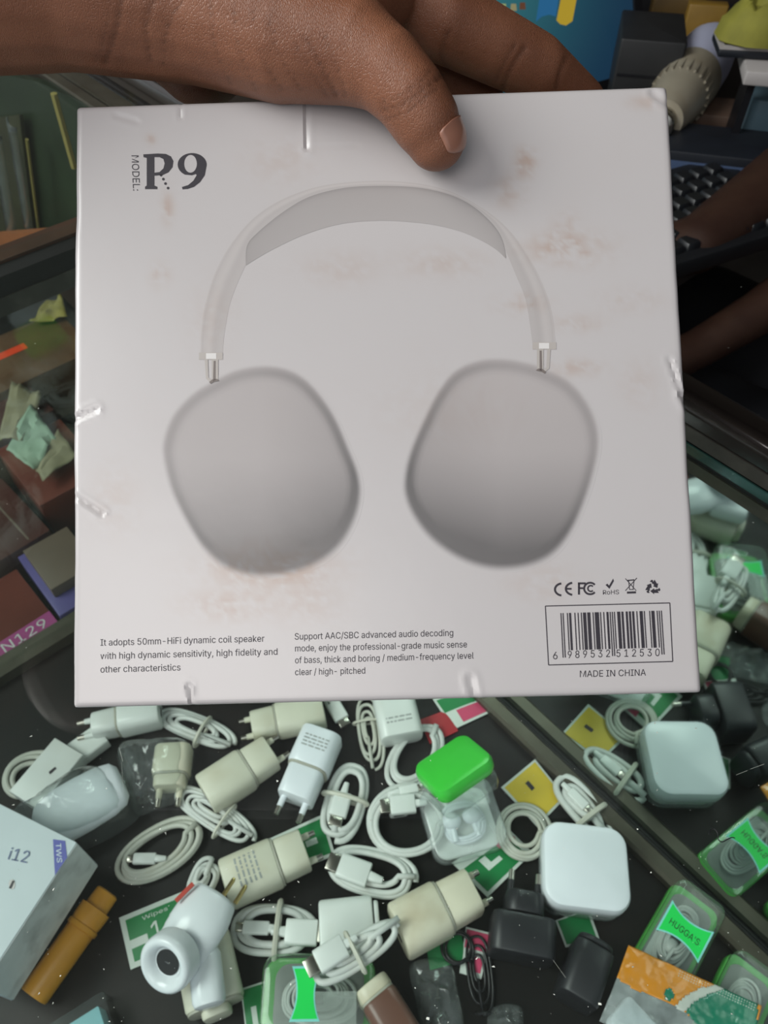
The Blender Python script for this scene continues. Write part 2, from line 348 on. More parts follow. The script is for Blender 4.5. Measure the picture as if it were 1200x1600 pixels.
    'y': (195, '24 -69,31 -43,36 -44,44 -45,52 -44,59 -42,65 -37,71 -29,75 -18,81 -1,9 190,42 190,83 78,88 60,93 43,98 27,103 10,92 10,97 27,101 43,106 60,112 78,153 190,186 190,102 -29,96 -43,88 -54,80 -62,70 -68,58 -71,46 -73,39 -72,32 -72,27 -70'),
    ' ': (94, ''),
}
def text_geo(s):
    """outline lettering, filled; returns flat verts and faces in ems"""
    if s in _tc:
        return _tc[s]
    vs, fs, x = [], [], 0
    for ch in s:
        adv, enc = GLYPHS[ch]
        if enc:
            loops = [[Vector((float(q.split()[0]) + x, float(q.split()[1]), 0)) for q in l.split(',')] for l in enc.split(';')]
            def inside(p, l):
                c = False
                for i in range(len(l)):
                    a, d = l[i - 1], l[i]
                    if (a.y > p.y) != (d.y > p.y) and p.x < (d.x - a.x) * (p.y - a.y) / (d.y - a.y) + a.x:
                        c = not c
                return c
            holes = [any(inside(l[0], k) for k in loops if k is not l) for l in loops]
            for l, h in zip(loops, holes):
                if h:
                    continue
                grp = [l] + [k for k, hh in zip(loops, holes) if hh and inside(k[0], l)]
                b = len(vs)
                vs += [(p.x / 500, p.y / 500) for q in grp for p in q]
                fs += [tuple(i + b for i in t) for t in tessellate_polygon(grp)]
        x += adv
    _tc[s] = (vs, fs)
    return _tc[s]
def cap_height():
    vs, fs = text_geo('H')
    return max(p[1] for p in vs)
def text_part(name, s, fn, mat, parent, slant=0.0):
    """fn(a, b): a = 0..1 along the line, b = height in cap heights"""
    vs, fs = text_geo(s)
    x0 = min(p[0] for p in vs)
    x1 = max(p[0] for p in vs)
    ch = cap_height()
    mb = MB()
    mb.add([fn((p[0] - x0) / (x1 - x0) + slant * p[1] / ch, p[1] / ch) for p in vs], fs)
    return mb.build(name, mat, parent, smooth=0, recalc=False)

# ------------------------------------------------------------------ value noise for print and dirt
_rs = random.Random(7)
_perm = [_rs.random() for _ in range(4096)]
def _h(i, j):
    return _perm[(i * 73 + j * 179 + (i * j) * 13) & 4095]
def vnoise(x, y):
    i, j = math.floor(x), math.floor(y)
    a, b = x - i, y - j
    a = a * a * (3 - 2 * a)
    b = b * b * (3 - 2 * b)
    return (_h(i, j) * (1 - a) + _h(i + 1, j) * a) * (1 - b) + (_h(i, j + 1) * (1 - a) + _h(i + 1, j + 1) * a) * b
def fbm(x, y):
    return vnoise(x, y) * 0.55 + vnoise(x * 2.1 + 5, y * 2.1 + 9) * 0.3 + vnoise(x * 4.3 + 3, y * 4.3 + 1) * 0.15

# ------------------------------------------------------------------ materials
def srgb(r, g, b):
    return tuple((c / 255 / 12.92) if c / 255 <= 0.04045 else ((c / 255 + 0.055) / 1.055) ** 2.4 for c in (r, g, b)) + (1,)
_mats = {}
def mat(name, color, rough=0.45, spec=0.5, metal=0.0, vary=0.12, scale=40.0, bump=0.0, bscale=200.0, coat=0.0, dirt=None, dirt_amt=0.0, emit=0.0):
    """procedural surface: noise-mottled colour, optional dirt blotches and fine relief"""
    if name in _mats:
        return _mats[name]
    m = bpy.data.materials.new(name)
    m.use_nodes = True
    nt = m.node_tree
    N = nt.nodes
    L = nt.links
    b = N['Principled BSDF']
    tc = N.new('ShaderNodeTexCoord')
    no = N.new('ShaderNodeTexNoise')
    no.inputs['Scale'].default_value = scale
    no.inputs['Detail'].default_value = 4
    L.new(tc.outputs['Object'], no.inputs['Vector'])
    rp = N.new('ShaderNodeValToRGB')
    c = Vector(color[:3])
    rp.color_ramp.elements[0].position = 0.3
    rp.color_ramp.elements[1].position = 0.7
    rp.color_ramp.elements[0].color = (*(c * (1 - vary)), 1)
    rp.color_ramp.elements[1].color = (*(Vector([min(1, k) for k in c * (1 + vary * 0.5)])), 1)
    L.new(no.outputs['Fac'], rp.inputs['Fac'])
    src = rp.outputs['Color']
    if dirt is not None:
        n2 = N.new('ShaderNodeTexNoise')
        n2.inputs['Scale'].default_value = scale * 0.8
        n2.inputs['Detail'].default_value = 6
        mp = N.new('ShaderNodeMapping')
        mp.inputs['Location'].default_value = (3, 7, 1)
        L.new(tc.outputs['Object'], mp.inputs['Vector'])
        L.new(mp.outputs['Vector'], n2.inputs['Vector'])
        r2 = N.new('ShaderNodeValToRGB')
        r2.color_ramp.elements[0].position = 0.48
        r2.color_ramp.elements[1].position = 0.72
        r2.color_ramp.elements[1].color = (dirt_amt, dirt_amt, dirt_amt, 1)
        L.new(n2.outputs['Fac'], r2.inputs['Fac'])
        mx = N.new('ShaderNodeMix')
        mx.data_type = 'RGBA'
        L.new(r2.outputs['Color'], mx.inputs[0])
        L.new(src, mx.inputs[6])
        mx.inputs[7].default_value = dirt
        src = mx.outputs[2]
    L.new(src, b.inputs['Base Color'])
    b.inputs['Roughness'].default_value = rough
    b.inputs['Specular IOR Level'].default_value = spec
    b.inputs['Metallic'].default_value = metal
    b.inputs['Coat Weight'].default_value = coat
    b.inputs['Coat Roughness'].default_value = 0.12
    if bump:
        n3 = N.new('ShaderNodeTexNoise')
        n3.inputs['Scale'].default_value = bscale
        n3.inputs['Detail'].default_value = 3
        L.new(tc.outputs['Object'], n3.inputs['Vector'])
        bp = N.new('ShaderNodeBump')
        bp.inputs['Strength'].default_value = bump
        bp.inputs['Distance'].default_value = 0.001
        L.new(n3.outputs['Fac'], bp.inputs['Height'])
        L.new(bp.outputs['Normal'], b.inputs['Normal'])
    if emit:
        L.new(src, b.inputs['Emission Color'])
        b.inputs['Emission Strength'].default_value = emit
    _mats[name] = m
    return m
def clear_mat(name, tint, haze=0.1, rough=0.05, hazecol=(0.8, 0.85, 0.85, 1), ior=1.45, bump=0.0, bscale=60.0, gloss=1.0):
    """thin clear sheet: tinted see-through, fresnel reflection, some milky scatter"""
    if name in _mats:
        return _mats[name]
    m = bpy.data.materials.new(name)
    m.use_nodes = True
    nt = m.node_tree
    N = nt.nodes
    L = nt.links
    N.remove(N['Principled BSDF'])
    out = N['Material Output']
    tr = N.new('ShaderNodeBsdfTransparent')
    tr.inputs['Color'].default_value = tint
    gl = N.new('ShaderNodeBsdfAnisotropic')
    gl.inputs['Roughness'].default_value = rough
    df = N.new('ShaderNodeBsdfDiffuse')
    df.inputs['Color'].default_value = hazecol
    fr = N.new('ShaderNodeFresnel')
    # the node inverts the index on back faces; feed it inverted there so both faces reflect alike
    ge = N.new('ShaderNodeNewGeometry')
    mi = N.new('ShaderNodeMapRange')
    mi.inputs['To Min'].default_value = ior
    mi.inputs['To Max'].default_value = 1 / ior
    L.new(ge.outputs['Backfacing'], mi.inputs['Value'])
    L.new(mi.outputs['Result'], fr.inputs['IOR'])
    tc = N.new('ShaderNodeTexCoord')
    no = N.new('ShaderNodeTexNoise')
    no.inputs['Scale'].default_value = bscale
    no.inputs['Detail'].default_value = 3
    L.new(tc.outputs['Object'], no.inputs['Vector'])
    mr = N.new('ShaderNodeMapRange')
    mr.inputs['From Min'].default_value = 0.3
    mr.inputs['From Max'].default_value = 0.75
    mr.inputs['To Min'].default_value = haze * 0.5
    mr.inputs['To Max'].default_value = haze * 1.5
    L.new(no.outputs['Fac'], mr.inputs['Value'])
    m1 = N.new('ShaderNodeMixShader')
    L.new(mr.outputs['Result'], m1.inputs['Fac'])
    L.new(tr.outputs[0], m1.inputs[1])
    L.new(df.outputs[0], m1.inputs[2])
    m2 = N.new('ShaderNodeMixShader')
    if gloss != 1.0:
        mu = N.new('ShaderNodeMath')
        mu.operation = 'MULTIPLY'
        mu.inputs[1].default_value = gloss
        L.new(fr.outputs[0], mu.inputs[0])
        L.new(mu.outputs[0], m2.inputs['Fac'])
    else:
        L.new(fr.outputs[0], m2.inputs['Fac'])
    L.new(m1.outputs[0], m2.inputs[1])
    L.new(gl.outputs[0], m2.inputs[2])
    L.new(m2.outputs[0], out.inputs['Surface'])
    if bump:
        bp = N.new('ShaderNodeBump')
        bp.inputs['Strength'].default_value = bump
        bp.inputs['Distance'].default_value = 0.003
        L.new(no.outputs['Fac'], bp.inputs['Height'])
        L.new(bp.outputs['Normal'], gl.inputs['Normal'])
        L.new(bp.outputs['Normal'], fr.inputs['Normal'])
    _mats[name] = m
    return m

YEL = srgb(170, 150, 110)
M_WHITE = mat('white_plastic', srgb(226, 230, 226), 0.32, vary=0.05, dirt=YEL, dirt_amt=0.12)
M_BRIGHT = mat('bright_white_plastic', srgb(236, 240, 246), 0.28, vary=0.03)
M_CREAM = mat('cream_plastic', srgb(217, 215, 196), 0.38, vary=0.06, dirt=srgb(176, 158, 118), dirt_amt=0.3)
M_IVORY = mat('ivory_plastic', srgb(222, 216, 194), 0.4, vary=0.07, dirt=srgb(160, 135, 95), dirt_amt=0.4)
M_CORD = mat('white_cord', srgb(214, 217, 213), 0.42, vary=0.07, dirt=YEL, dirt_amt=0.25)
M_CORDGREY = mat('grey_white_cord', srgb(196, 197, 186), 0.45, vary=0.08, dirt=YEL, dirt_amt=0.3)
M_TIE = mat('milky_tie', srgb(208, 206, 192), 0.5, vary=0.08)
M_BLACK = mat('black_plastic', srgb(38, 38, 42), 0.42, vary=0.15)
M_BLACKCORD = mat('black_cord', srgb(24, 24, 26), 0.35, vary=0.2)
M_PORT = mat('port_dark', srgb(30, 30, 32), 0.5, vary=0.1)
M_SEAM = mat('plastic_seam', srgb(176, 174, 160), 0.5, vary=0.1)
M_GREYPRINT = mat('grey_print', srgb(164, 168, 166), 0.5, vary=0.2)
M_INK = mat('black_ink', srgb(40, 34, 42), 0.45, vary=0.15)
M_METAL = mat('nickel', srgb(190, 186, 176), 0.28, metal=1.0, vary=0.1)
M_BRASS = mat('brass', srgb(205, 180, 120), 0.3, metal=1.0, vary=0.1)
M_GREEN = mat('green_plastic', srgb(62, 205, 62), 0.28, vary=0.05)
M_ORANGE = mat('orange_plastic', srgb(214, 148, 40), 0.36, vary=0.12, dirt=srgb(120, 70, 30), dirt_amt=0.35)
M_CARDW = mat('white_card', srgb(214, 222, 214), 0.5, vary=0.05)
M_CARDG = mat('green_card_print', srgb(20, 128, 66), 0.45, vary=0.12)
M_CARDP = mat('pink_card_print', srgb(206, 74, 110), 0.45, vary=0.12)
M_CARDY = mat('yellow_card_print', srgb(226, 196, 52), 0.45, vary=0.1)
M_CARDR = mat('red_card_print', srgb(176, 40, 48), 0.45, vary=0.1)
M_CLEAR = clear_mat('clear_styrene', (0.93, 0.96, 0.94, 1), haze=0.05, rough=0.06, bscale=50)
M_BAG2 = clear_mat('thin_clear_bag', (0.92, 0.95, 0.94, 1), haze=0.06, rough=0.1, bump=0.8, bscale=60, gloss=1.5)
M_BAG = clear_mat('clear_bag', (0.92, 0.95, 0.95, 1), haze=0.22, rough=0.14, bump=0.9, bscale=55, gloss=1.4)
# ------------------------------------------------------------------ the setting
GZ = 0.363            # underside of the counter top glass
M_DECK = mat('dark_case_floor', srgb(24, 22, 21), 0.42, spec=0.25, vary=0.35, scale=14, dirt=srgb(46, 32, 27), dirt_amt=0.5, bump=0.05)
M_RAIL = mat('worn_aluminium', srgb(92, 88, 76), 0.4, metal=0.6, vary=0.25, scale=30, dirt=srgb(70, 62, 50), dirt_amt=0.6)
M_FRAME = mat('dark_bronze_frame', srgb(78, 70, 66), 0.14, metal=0.8, vary=0.2, scale=25, coat=1.0)
M_FRAMEDUST = mat('dusty_bronze', srgb(70, 68, 62), 0.55, metal=0.2, vary=0.3, scale=60, dirt=srgb(110, 108, 98), dirt_amt=0.5)
M_BLACKGAP = mat('black_gasket', srgb(14, 13, 13), 0.6, vary=0.2)
M_WOODRED = mat('brown_edge', srgb(74, 48, 36), 0.45, vary=0.25, scale=30)
M_WALL = mat('dim_wall', srgb(62, 54, 46), 0.8, vary=0.2, scale=5)
M_GROUND = mat('concrete_floor', srgb(84, 78, 72), 0.8, vary=0.25, scale=6)
M_BASE = mat('counter_laminate', srgb(58, 42, 34), 0.5, vary=0.25, scale=8)
M_GLASS = clear_mat('counter_glass', (0.955, 0.985, 0.97, 1), haze=0.005, rough=0.015, hazecol=(0.75, 0.85, 0.8, 1), bscale=9)
M_GLASSEDGE = mat('glass_edge', srgb(52, 84, 78), 0.15, vary=0.2, scale=80)

def structure(mb, name, m, parent=None, smooth=0):
    o = mb.build(name, m, parent, smooth)
    if parent is None:
        o['kind'] = 'structure'
    return o
def case_box(mb, s0, s1, t0, t1, z0, z1):
    return mb.box(W(s0, t0, z0), E1 * (s1 - s0), E2 * (t1 - t0), (0, 0, z1 - z0))

structure(MB().box((-3, -2.2, -0.68), (6, 0, 0), (0, 5, 0), (0, 0, 0.03)), 'floor', M_GROUND)
structure(MB().box((-3, 2.3, -0.65), (6, 0, 0), (0, 0.08, 0), (0, 0, 2.7)), 'wall_back', M_WALL)
structure(MB().box((2.2, -2.2, -0.65), (0.08, 0, 0), (0, 4.5, 0), (0, 0, 2.7)), 'wall_right', M_WALL)
structure(MB().box((-3, -0.1, 2.05), (6, 0, 0), (0, 2.5, 0), (0, 0, 0.06)), 'ceiling', M_WALL)

# counter: plinth, case floors, mirror, panes and frame bars all belong to one counter
counter = thing('display_counter', 'long glass-topped display counter with a mirrored back and dark metal frame', 'counter', W(0.0, 0.3, -0.65))
case_box(MB(), -1.15, 1.15, 0.0, 0.62, -0.65, -0.05).build('cabinet_base', M_BASE, counter, 0)
case_box(MB(), -0.012, 1.15, -0.004, 0.62, -0.05, 0.0).build('case_floor', M_DECK, counter, 0)
case_box(MB(), -1.15, -0.0121, -0.004, 0.62, -0.05, -0.03).build('lower_case_floor', M_DECK, counter, 0)

M_MIRROR = mat('silvered_mirror', srgb(196, 210, 205), 0.035, metal=1.0, vary=0.04, scale=6)
case_box(MB(), 0.012, 1.15, -0.0075, -0.0015, 0.001, 0.350).build('mirror', M_MIRROR, counter, 0)
case_box(MB(), -1.15, -0.026, -0.010, -0.004, -0.029, 0.352).build('back_panel', M_BASE, counter, 0)

# bottom rail in front of the mirror: a lip and a dark channel
case_box(MB(), 0.02, 1.15, -0.0012, 0.0014, 0.0005, 0.006).build('rail_channel', M_BLACKGAP, counter, 0)
mb = MB()
prof = [(0.0015, 0.0005), (0.0015, 0.008), (0.0035, 0.0105), (0.0125, 0.0105), (0.0150, 0.008), (0.0150, 0.0005)]
mb.loft([[W(s, t, z) for t, z in prof] for s in (0.02, 1.15)])
mb.build('bottom_rail', M_RAIL, counter, 25)

# top frame along the mirrored back
mb = MB()
prof = [(-0.016, 0.351), (-0.016, 0.385), (-0.013, 0.3875)] + [(-0.0026 + 0.006 * math.sin(R(a)), 0.3825 + 0.006 * math.cos(R(a))) for a in range(0, 91, 9)] + [(0.0034, 0.3690), (-0.0015, 0.3685), (-0.0015, 0.351)]
mb.loft([[W(s, t, z) for t, z in prof] for s in (-1.15, 1.15)])
mb.build('top_frame', M_FRAME, counter, 50)
case_box(MB(), 0.0, 1.15, 0.0035, 0.0042, 0.3692, 0.3765).build('dusty_strip', M_FRAMEDUST, counter, 0)
case_box(MB(), 0.0, 1.15, -0.0014, 0.0006, 0.3575, 0.3628).build('gasket', M_BLACKGAP, counter, 0)
case_box(MB(), 0.0, 1.15, -0.0014, 0.0016, 0.3505, 0.3572).build('mirror_trim', M_RAIL, counter, 0)
# glass panes: two tops and the clear partition
GZ2 = 0.3528
case_box(MB(), 0.009, 1.14, 0.0045, 0.61, GZ, GZ + 0.005).build('glass_top', M_GLASS, counter, 0)
case_box(MB(), 0.009, 1.14, 0.0036, 0.0044, GZ, GZ + 0.005).build('glass_edge', M_GLASSEDGE, counter, 0)
case_box(MB(), -1.14, -0.006, 0.0, 0.61, GZ2, GZ2 + 0.005).build('glass_top', M_GLASS, counter, 0)
case_box(MB(), -0.004, 0.0, 0.0, 0.61, 0.012, 0.326).build('glass_partition', M_GLASS, counter, 0)
# partition bars
case_box(MB(), -0.012, 0.008, 0.0, 0.62, 0.0, 0.012).build('partition_rail', M_RAIL, counter, 0)
case_box(MB(), -0.024, 0.006, 0.0, 0.62, 0.338, 0.3505).build('partition_frame', M_BLACKGAP, counter, 0)
case_box(MB(), -0.024, -0.007, 0.0, 0.62, 0.3506, 0.3527).build('partition_edging', M_WOODRED, counter, 0)
case_box(MB(), -0.002, 0.007, 0.0, 0.62, 0.326, 0.3379).build('partition_lip', M_FRAMEDUST, counter, 0)
# inner lips of the neighbour case back
case_box(MB(), -1.15, -0.026, 0.006, 0.018, 0.358, 0.362).build('back_lip', M_RAIL, counter, 0)
case_box(MB(), -1.15, -0.026, 0.022, 0.030, 0.358, 0.361).build('back_lip', M_RAIL, counter, 0)
# customer side
case_box(MB(), -1.15, 1.15, 0.611, 0.62, 0.0, 0.362).build('front_pane', M_GLASS, counter, 0)
case_box(MB(), -1.15, 1.15, 0.611, 0.63, 0.368, 0.385).build('front_bar', M_FRAME, counter, 0)
# ------------------------------------------------------------------ the held headphone box
_pose = [Vector(p) for p in ((-0.09520711, 0.24919647, 0.51774724), (0.08645629, 0.25150868, 0.52277582), (0.09210248, 0.10292405, 0.41656311), (-0.08956091, 0.10061183, 0.41153454))]
BX = (_pose[1] - _pose[0]).normalized()
BN = BX.cross(_pose[3] - _pose[0]).normalized()      # away from the photographer
BY = BN.cross(BX)                                   # down the face
BW = (_pose[1] - _pose[0]).length
BH = (_pose[3] - _pose[0]).length
BT = 0.050
if BN.dot(FWD) < 0:
    BN = -BN
    BY = -BY
def face(x, y, out=0.0):
    return _pose[0] + BX * x + BY * y - BN * out
def fpx(u, v, out=0.00012):
    """point of the printed face (metres on the carton) that shows at u, v in the photograph"""
    d = ray(u, v)
    k = (_pose[0] - CAM).dot(BN) / d.dot(BN)
    return CAM + d * k - BN * out
def fxy(u, v):
    p = fpx(u, v, 0) - _pose[0]
    return p.dot(BX), p.dot(BY)
def to_px(p):
    q = Vector(p) - CAM
    d = q.dot(FWD)
    return 600 + FPX * q.x / d, 800 + FPX * q.dot(DWN) / d

M_CARTON = bpy.data.materials.new('white_carton_in_shrink_film')
M_CARTON.use_nodes = True
_n = M_CARTON.node_tree.nodes
_l = M_CARTON.node_tree.links
_b = _n['Principled BSDF']
_a = _n.new('ShaderNodeVertexColor')
_a.layer_name = 'tone'
_l.new(_a.outputs['Color'], _b.inputs['Base Color'])
_b.inputs['Roughness'].default_value = 0.42
_b.inputs['Specular IOR Level'].default_value = 0.35
_b.inputs['Coat Weight'].default_value = 1.0
_b.inputs['Coat Roughness'].default_value = 0.26
_tc2 = _n.new('ShaderNodeTexCoord')
_mp = _n.new('ShaderNodeMapping')
_mp.inputs['Scale'].default_value = (1, 1, 0.4)
_no = _n.new('ShaderNodeTexNoise')
_no.inputs['Scale'].default_value = 45
_no.inputs['Detail'].default_value = 5
_bp = _n.new('ShaderNodeBump')
_bp.inputs['Strength'].default_value = 0.10
_bp.inputs['Distance'].default_value = 0.002
_l.new(_tc2.outputs['Object'], _mp.inputs['Vector'])
_l.new(_mp.outputs['Vector'], _no.inputs['Vector'])
_l.new(_no.outputs['Fac'], _bp.inputs['Height'])
_l.new(_bp.outputs['Normal'], _b.inputs['Coat Normal'])

CART = Vector((0.452, 0.418, 0.416))
STAINS = [(820, 255, 17, 22, 0.42), (795, 300, 24, 26, 0.22), (885, 388, 62, 24, 0.34), (885, 352, 22, 22, 0.15), (900, 575, 42, 14, 0.22), (815, 475, 40, 16, 0.2), (905, 505, 40, 14, 0.18),
          (262, 325, 10, 26, 0.28), (440, 250, 60, 40, 0.10), (235, 218, 8, 8, 0.3), (420, 885, 95, 34, 0.42), (360, 945, 70, 26, 0.24), (480, 940, 60, 40, 0.14), (530, 420, 60, 26, 0.12), (690, 410, 70, 24, 0.14),
          (1010, 160, 30, 12, 0.2), (330, 500, 40, 60, 0.08), (700, 640, 120, 60, 0.06), (250, 430, 16, 20, 0.2), (985, 470, 50, 20, 0.12), (1000, 600, 30, 40, 0.1), (180, 780, 40, 60, 0.1), (850, 910, 60, 30, 0.12)]
BROWN = Vector((0.40, 0.30, 0.235))
def soil(c, u, v):
    k = 0.0
    for su, sv, a, b, s in STAINS:
        q = ((u - su) / a) ** 2 + ((v - sv) / b) ** 2
        if q < 4:
            n = fbm(u / 11.0 + su, v / 9.0)
            k += 2.3 * s * math.exp(-q * 1.2) * max(0, min(1, (n - 0.22) * 2.4))
    k += 0.05 * max(0, fbm(u / 60.0, v / 60.0) - 0.45)
    k = min(k, 0.7)
    return c * (1 - k) + Vector((c.x * BROWN.x / 0.5, c.y * BROWN.y / 0.5, c.z * BROWN.z / 0.5)) * k

# dents and creases of the worn carton: (u0,v0,u1,v1, half width px, depth m)
CREASES = [(478, 150, 479, 232, 4, 0.0012), (480, 232, 560, 226, 3, 0.0003), (280, 155, 282, 185, 3, 0.0005), (117, 654, 150, 640, 5, 0.0012), (118, 776, 160, 802, 4, 0.0010), (160, 802, 158, 812, 3, 0.0005),
           (295, 1070, 300, 1108, 4, 0.0012), (735, 1060, 742, 1095, 6, 0.0010), (1046, 560, 1066, 618, 4, 0.0009), (1066, 618, 1080, 640, 6, 0.0012), (180, 180, 215, 190, 4, 0.0004), (1020, 145, 1040, 160, 6, 0.0009)]
def crease(u, v):
    s = 0.0
    for u0, v0, u1, v1, w, d in CREASES:
        du, dv = u1 - u0, v1 - v0
        k = max(0, min(1, ((u - u0) * du + (v - v0) * dv) / (du * du + dv * dv)))
        q = math.hypot(u - u0 - k * du, v - v0 - k * dv) / w
        if q < 3:
            s += d * (math.exp(-q * q) - 0.45 * math.exp(-(q - 1.6) ** 2 * 2))
    return s

hbox = thing('headphone_box', 'large white shrink-wrapped headphone carton held up in front of the counter', 'box', face(BW / 2, BH, 0) + BN * BT)
def make_carton():
    rad = 0.0016
    def ticks(L):
        n = 190
        e = [0, 0.0002, 0.0006, 0.0011, rad]
        mid = [rad + (L - 2 * rad) * i / n for i in range(1, n)]
        return e + mid + [L - q for q in reversed(e)]
    xs, ys = ticks(BW), ticks(BH)
    def drop(x, L):
        e = min(x, L - x)
        return 0 if e >= rad else rad - math.sqrt(max(0, rad * rad - (rad - e) ** 2))
    vs, col = [], []
    for y in ys:
        for x in xs:
            u, v = to_px(face(x, y))
            d = drop(x, BW) + drop(y, BH) + crease(u, v) * 0.45
            # corners of the old carton are knocked in a little
            wob = 0.0008 * (fbm(y * 40, x * 7 + 3) - 0.5) * (1 if min(x, BW - x) < rad else 0)
            vs.append(face(x + wob, y, -d))
            c = soil(CART.copy(), u, v)
            e = min(x, BW - x, y, BH - y)
            if e < rad:
                c = c * 0.97
            col.append(c)
    nx = len(xs)
    fs = [(j * nx + i, j * nx + i + 1, (j + 1) * nx + i + 1, (j + 1) * nx + i) for j in range(len(ys) - 1) for i in range(nx - 1)]
    # sides and back
    ny = len(ys)
    rim = [i for i in range(nx)] + [j * nx + nx - 1 for j in range(1, ny)] + [(ny - 1) * nx + i for i in range(nx - 2, -1, -1)] + [j * nx for j in range(ny - 2, 0, -1)]
    b0 = len(vs)
    for i in rim:
        vs.append(vs[i] + BN * (BT - 0.003))
        col.append(CART)
    m = len(rim)
    for k in range(m):
        fs.append((rim[k], b0 + k, b0 + (k + 1) % m, rim[(k + 1) % m]))
    fs.append(tuple(b0 + k for k in range(m)))
    mb = MB()
    mb.add(vs, fs)
    return mb.build('carton', M_CARTON, hbox, 30, col=col)
carton = make_carton()

# --- printed picture: shapes traced on the face, shades are printed tones, the left cup with some face shade added
def smooth_poly(P, n=8, closed=True):
    out = []
    m = len(P)
    for i in range(m if closed else m - 1):
        if closed:
            p0, p1, p2, p3 = P[i - 1], P[i], P[(i + 1) % m], P[(i + 2) % m]
        else:
            p0, p1, p2, p3 = P[max(i - 1, 0)], P[i], P[i + 1], P[min(i + 2, m - 1)]
        for k in range(n):
            t = k / n
            out.append(tuple(0.5 * (2 * b + (c - a) * t + (2 * a - 5 * b + 4 * c - d) * t * t + (3 * b - a - 3 * c + d) * t ** 3) for a, b, c, d in zip(p0, p1, p2, p3)))
    if not closed:
        out.append(tuple(P[-1]))
    return out
def cup_print(outline, ctr, side):
    P = smooth_poly(outline, 5)
    rings = [0.0, 0.15, 0.3, 0.45, 0.58, 0.7, 0.78, 0.84, 0.88, 0.91, 0.935, 0.955, 0.97, 0.985, 1.0, 1.015, 1.03]
    vmin = min(p[1] for p in P)
    vmax = max(p[1] for p in P)
    vs, col = [], []
    n = len(P)
    for r in rings:
        for p in P:
            u = ctr[0] + (p[0] - ctr[0]) * r
            v = ctr[1] + (p[1] - ctr[1]) * r
            h = (v - vmin) / (vmax - vmin)
            hh = (p[1] - vmin) / (vmax - vmin)
            lat = (u - ctr[0]) / 150.0 * side             # + towards the middle of the carton
            tone = 0.86 - 0.12 * h - 1.2 * max(0, h - 0.42) ** 1.35 - 0.08 * max(0, lat) - 0.16 * max(0, lat) * h - (0.05 if side > 0 else 0.06 * h)  # left cup's tone also holds the shade on the carton's left side
            rim = math.exp(-((r - 0.94) / 0.055) ** 2)
            tone -= rim * (0.20 + 0.10 * max(0, lat + 0.2)) * (1 - 0.5 * max(0, h - 0.5) * 2)
            tone = max(tone, 0.24)
            soft = 0.02 + 0.05 * hh
            k = max(0, min(1, (r - (1.0 - soft)) / (soft + 0.03)))
            k = k * k * (3 - 2 * k)
            t = Vector((tone, tone * 0.972, tone * 0.962))
            t = t * (1 - k) + Vector((1, 1, 1)) * k
            c = Vector((CART.x * t.x, CART.y * t.y, CART.z * t.z))
            vs.append(fpx(u, v, 0.00003))
            col.append(soil(c, u, v))
    fs = []
    for i in range(len(rings) - 1):
        for j in range(n):
            k = (j + 1) % n
            fs.append((i * n + j, i * n + k, (i + 1) * n + k, (i + 1) * n + j) if i else (j, n + k, n + j))
    mb = MB()
    mb.add(vs, fs)
    o = mb.build('printed_ear_cup', M_CARTON, hbox, 180, col=col, recalc=False)
    return o
cup_print([(332, 597), (300, 617), (270, 650), (255, 690), (256, 722), (268, 768), (290, 815), (315, 855), (345, 884), (378, 898), (415, 902), (460, 896), (502, 879), (535, 850), (556, 810), (564, 772), (560, 738), (545, 700), (525, 655), (502, 620), (475, 592), (445, 577), (408, 573), (368, 580)], (408, 735), 1)
cup_print([(858, 580), (890, 597), (915, 625), (931, 658), (936, 692), (930, 732), (915, 782), (895, 828), (870, 862), (840, 881), (800, 890), (757, 888), (713, 872), (672, 842), (645, 806), (632, 772), (632, 740), (641, 704), (660, 660), (685, 612), (712, 580), (750, 564), (790, 562), (828, 569)], (785, 726), -1)

def strip_print(name, A, B, tones, out=0.0004, n=7):
    """band between two traced edges; tones(k across 0..1, s along 0..1)"""
    a = smooth_poly(A, 10, False)
    b = smooth_poly(B, 10, False)
    m = min(len(a), len(b))
    def res(P):
        d = [0]
        for p, q in zip(P, P[1:]):
            d.append(d[-1] + math.hypot(q[0] - p[0], q[1] - p[1]))
        o = []
        j = 0
        for i in range(m):
            t = d[-1] * i / (m - 1)
            while j < len(d) - 2 and d[j + 1] < t:
                j += 1
            k = (t - d[j]) / max(1e-9, d[j + 1] - d[j])
            o.append((P[j][0] + (P[j + 1][0] - P[j][0]) * k, P[j][1] + (P[j + 1][1] - P[j][1]) * k))
        return o
    a, b = res(a), res(b)
    vs, col, fs = [], [], []
    for i in range(m):
        for j in range(n + 1):
            k = j / n
            u = a[i][0] + (b[i][0] - a[i][0]) * k
            v = a[i][1] + (b[i][1] - a[i][1]) * k
            t = tones(k, i / (m - 1))
            vs.append(fpx(u, v, out))
            col.append(soil(Vector((CART.x * t, CART.y * t * 0.985, CART.z * t * 0.97)), u, v))
    for i in range(m - 1):
        for j in range(n):
            q = i * (n + 1) + j
            fs.append((q, q + 1, q + n + 2, q + n + 1))
    return MB().add(vs, fs).build(name, M_CARTON, hbox, 180, col=col, recalc=False)
outer = [(313, 552), (315, 512), (322, 470), (338, 422), (362, 380), (397, 340), (442, 311), (500, 291), (570, 283), (640, 285), (700, 298), (750, 323), (792, 356), (822, 396), (846, 440), (862, 488), (868, 537)]
inner = [(348, 552), (351, 520), (359, 477), (371, 443), (385, 412), (402, 368), (445, 331), (505, 302), (570, 293), (640, 294), (697, 304), (738, 322), (770, 350), (787, 385), (806, 430), (822, 472), (832, 537)]
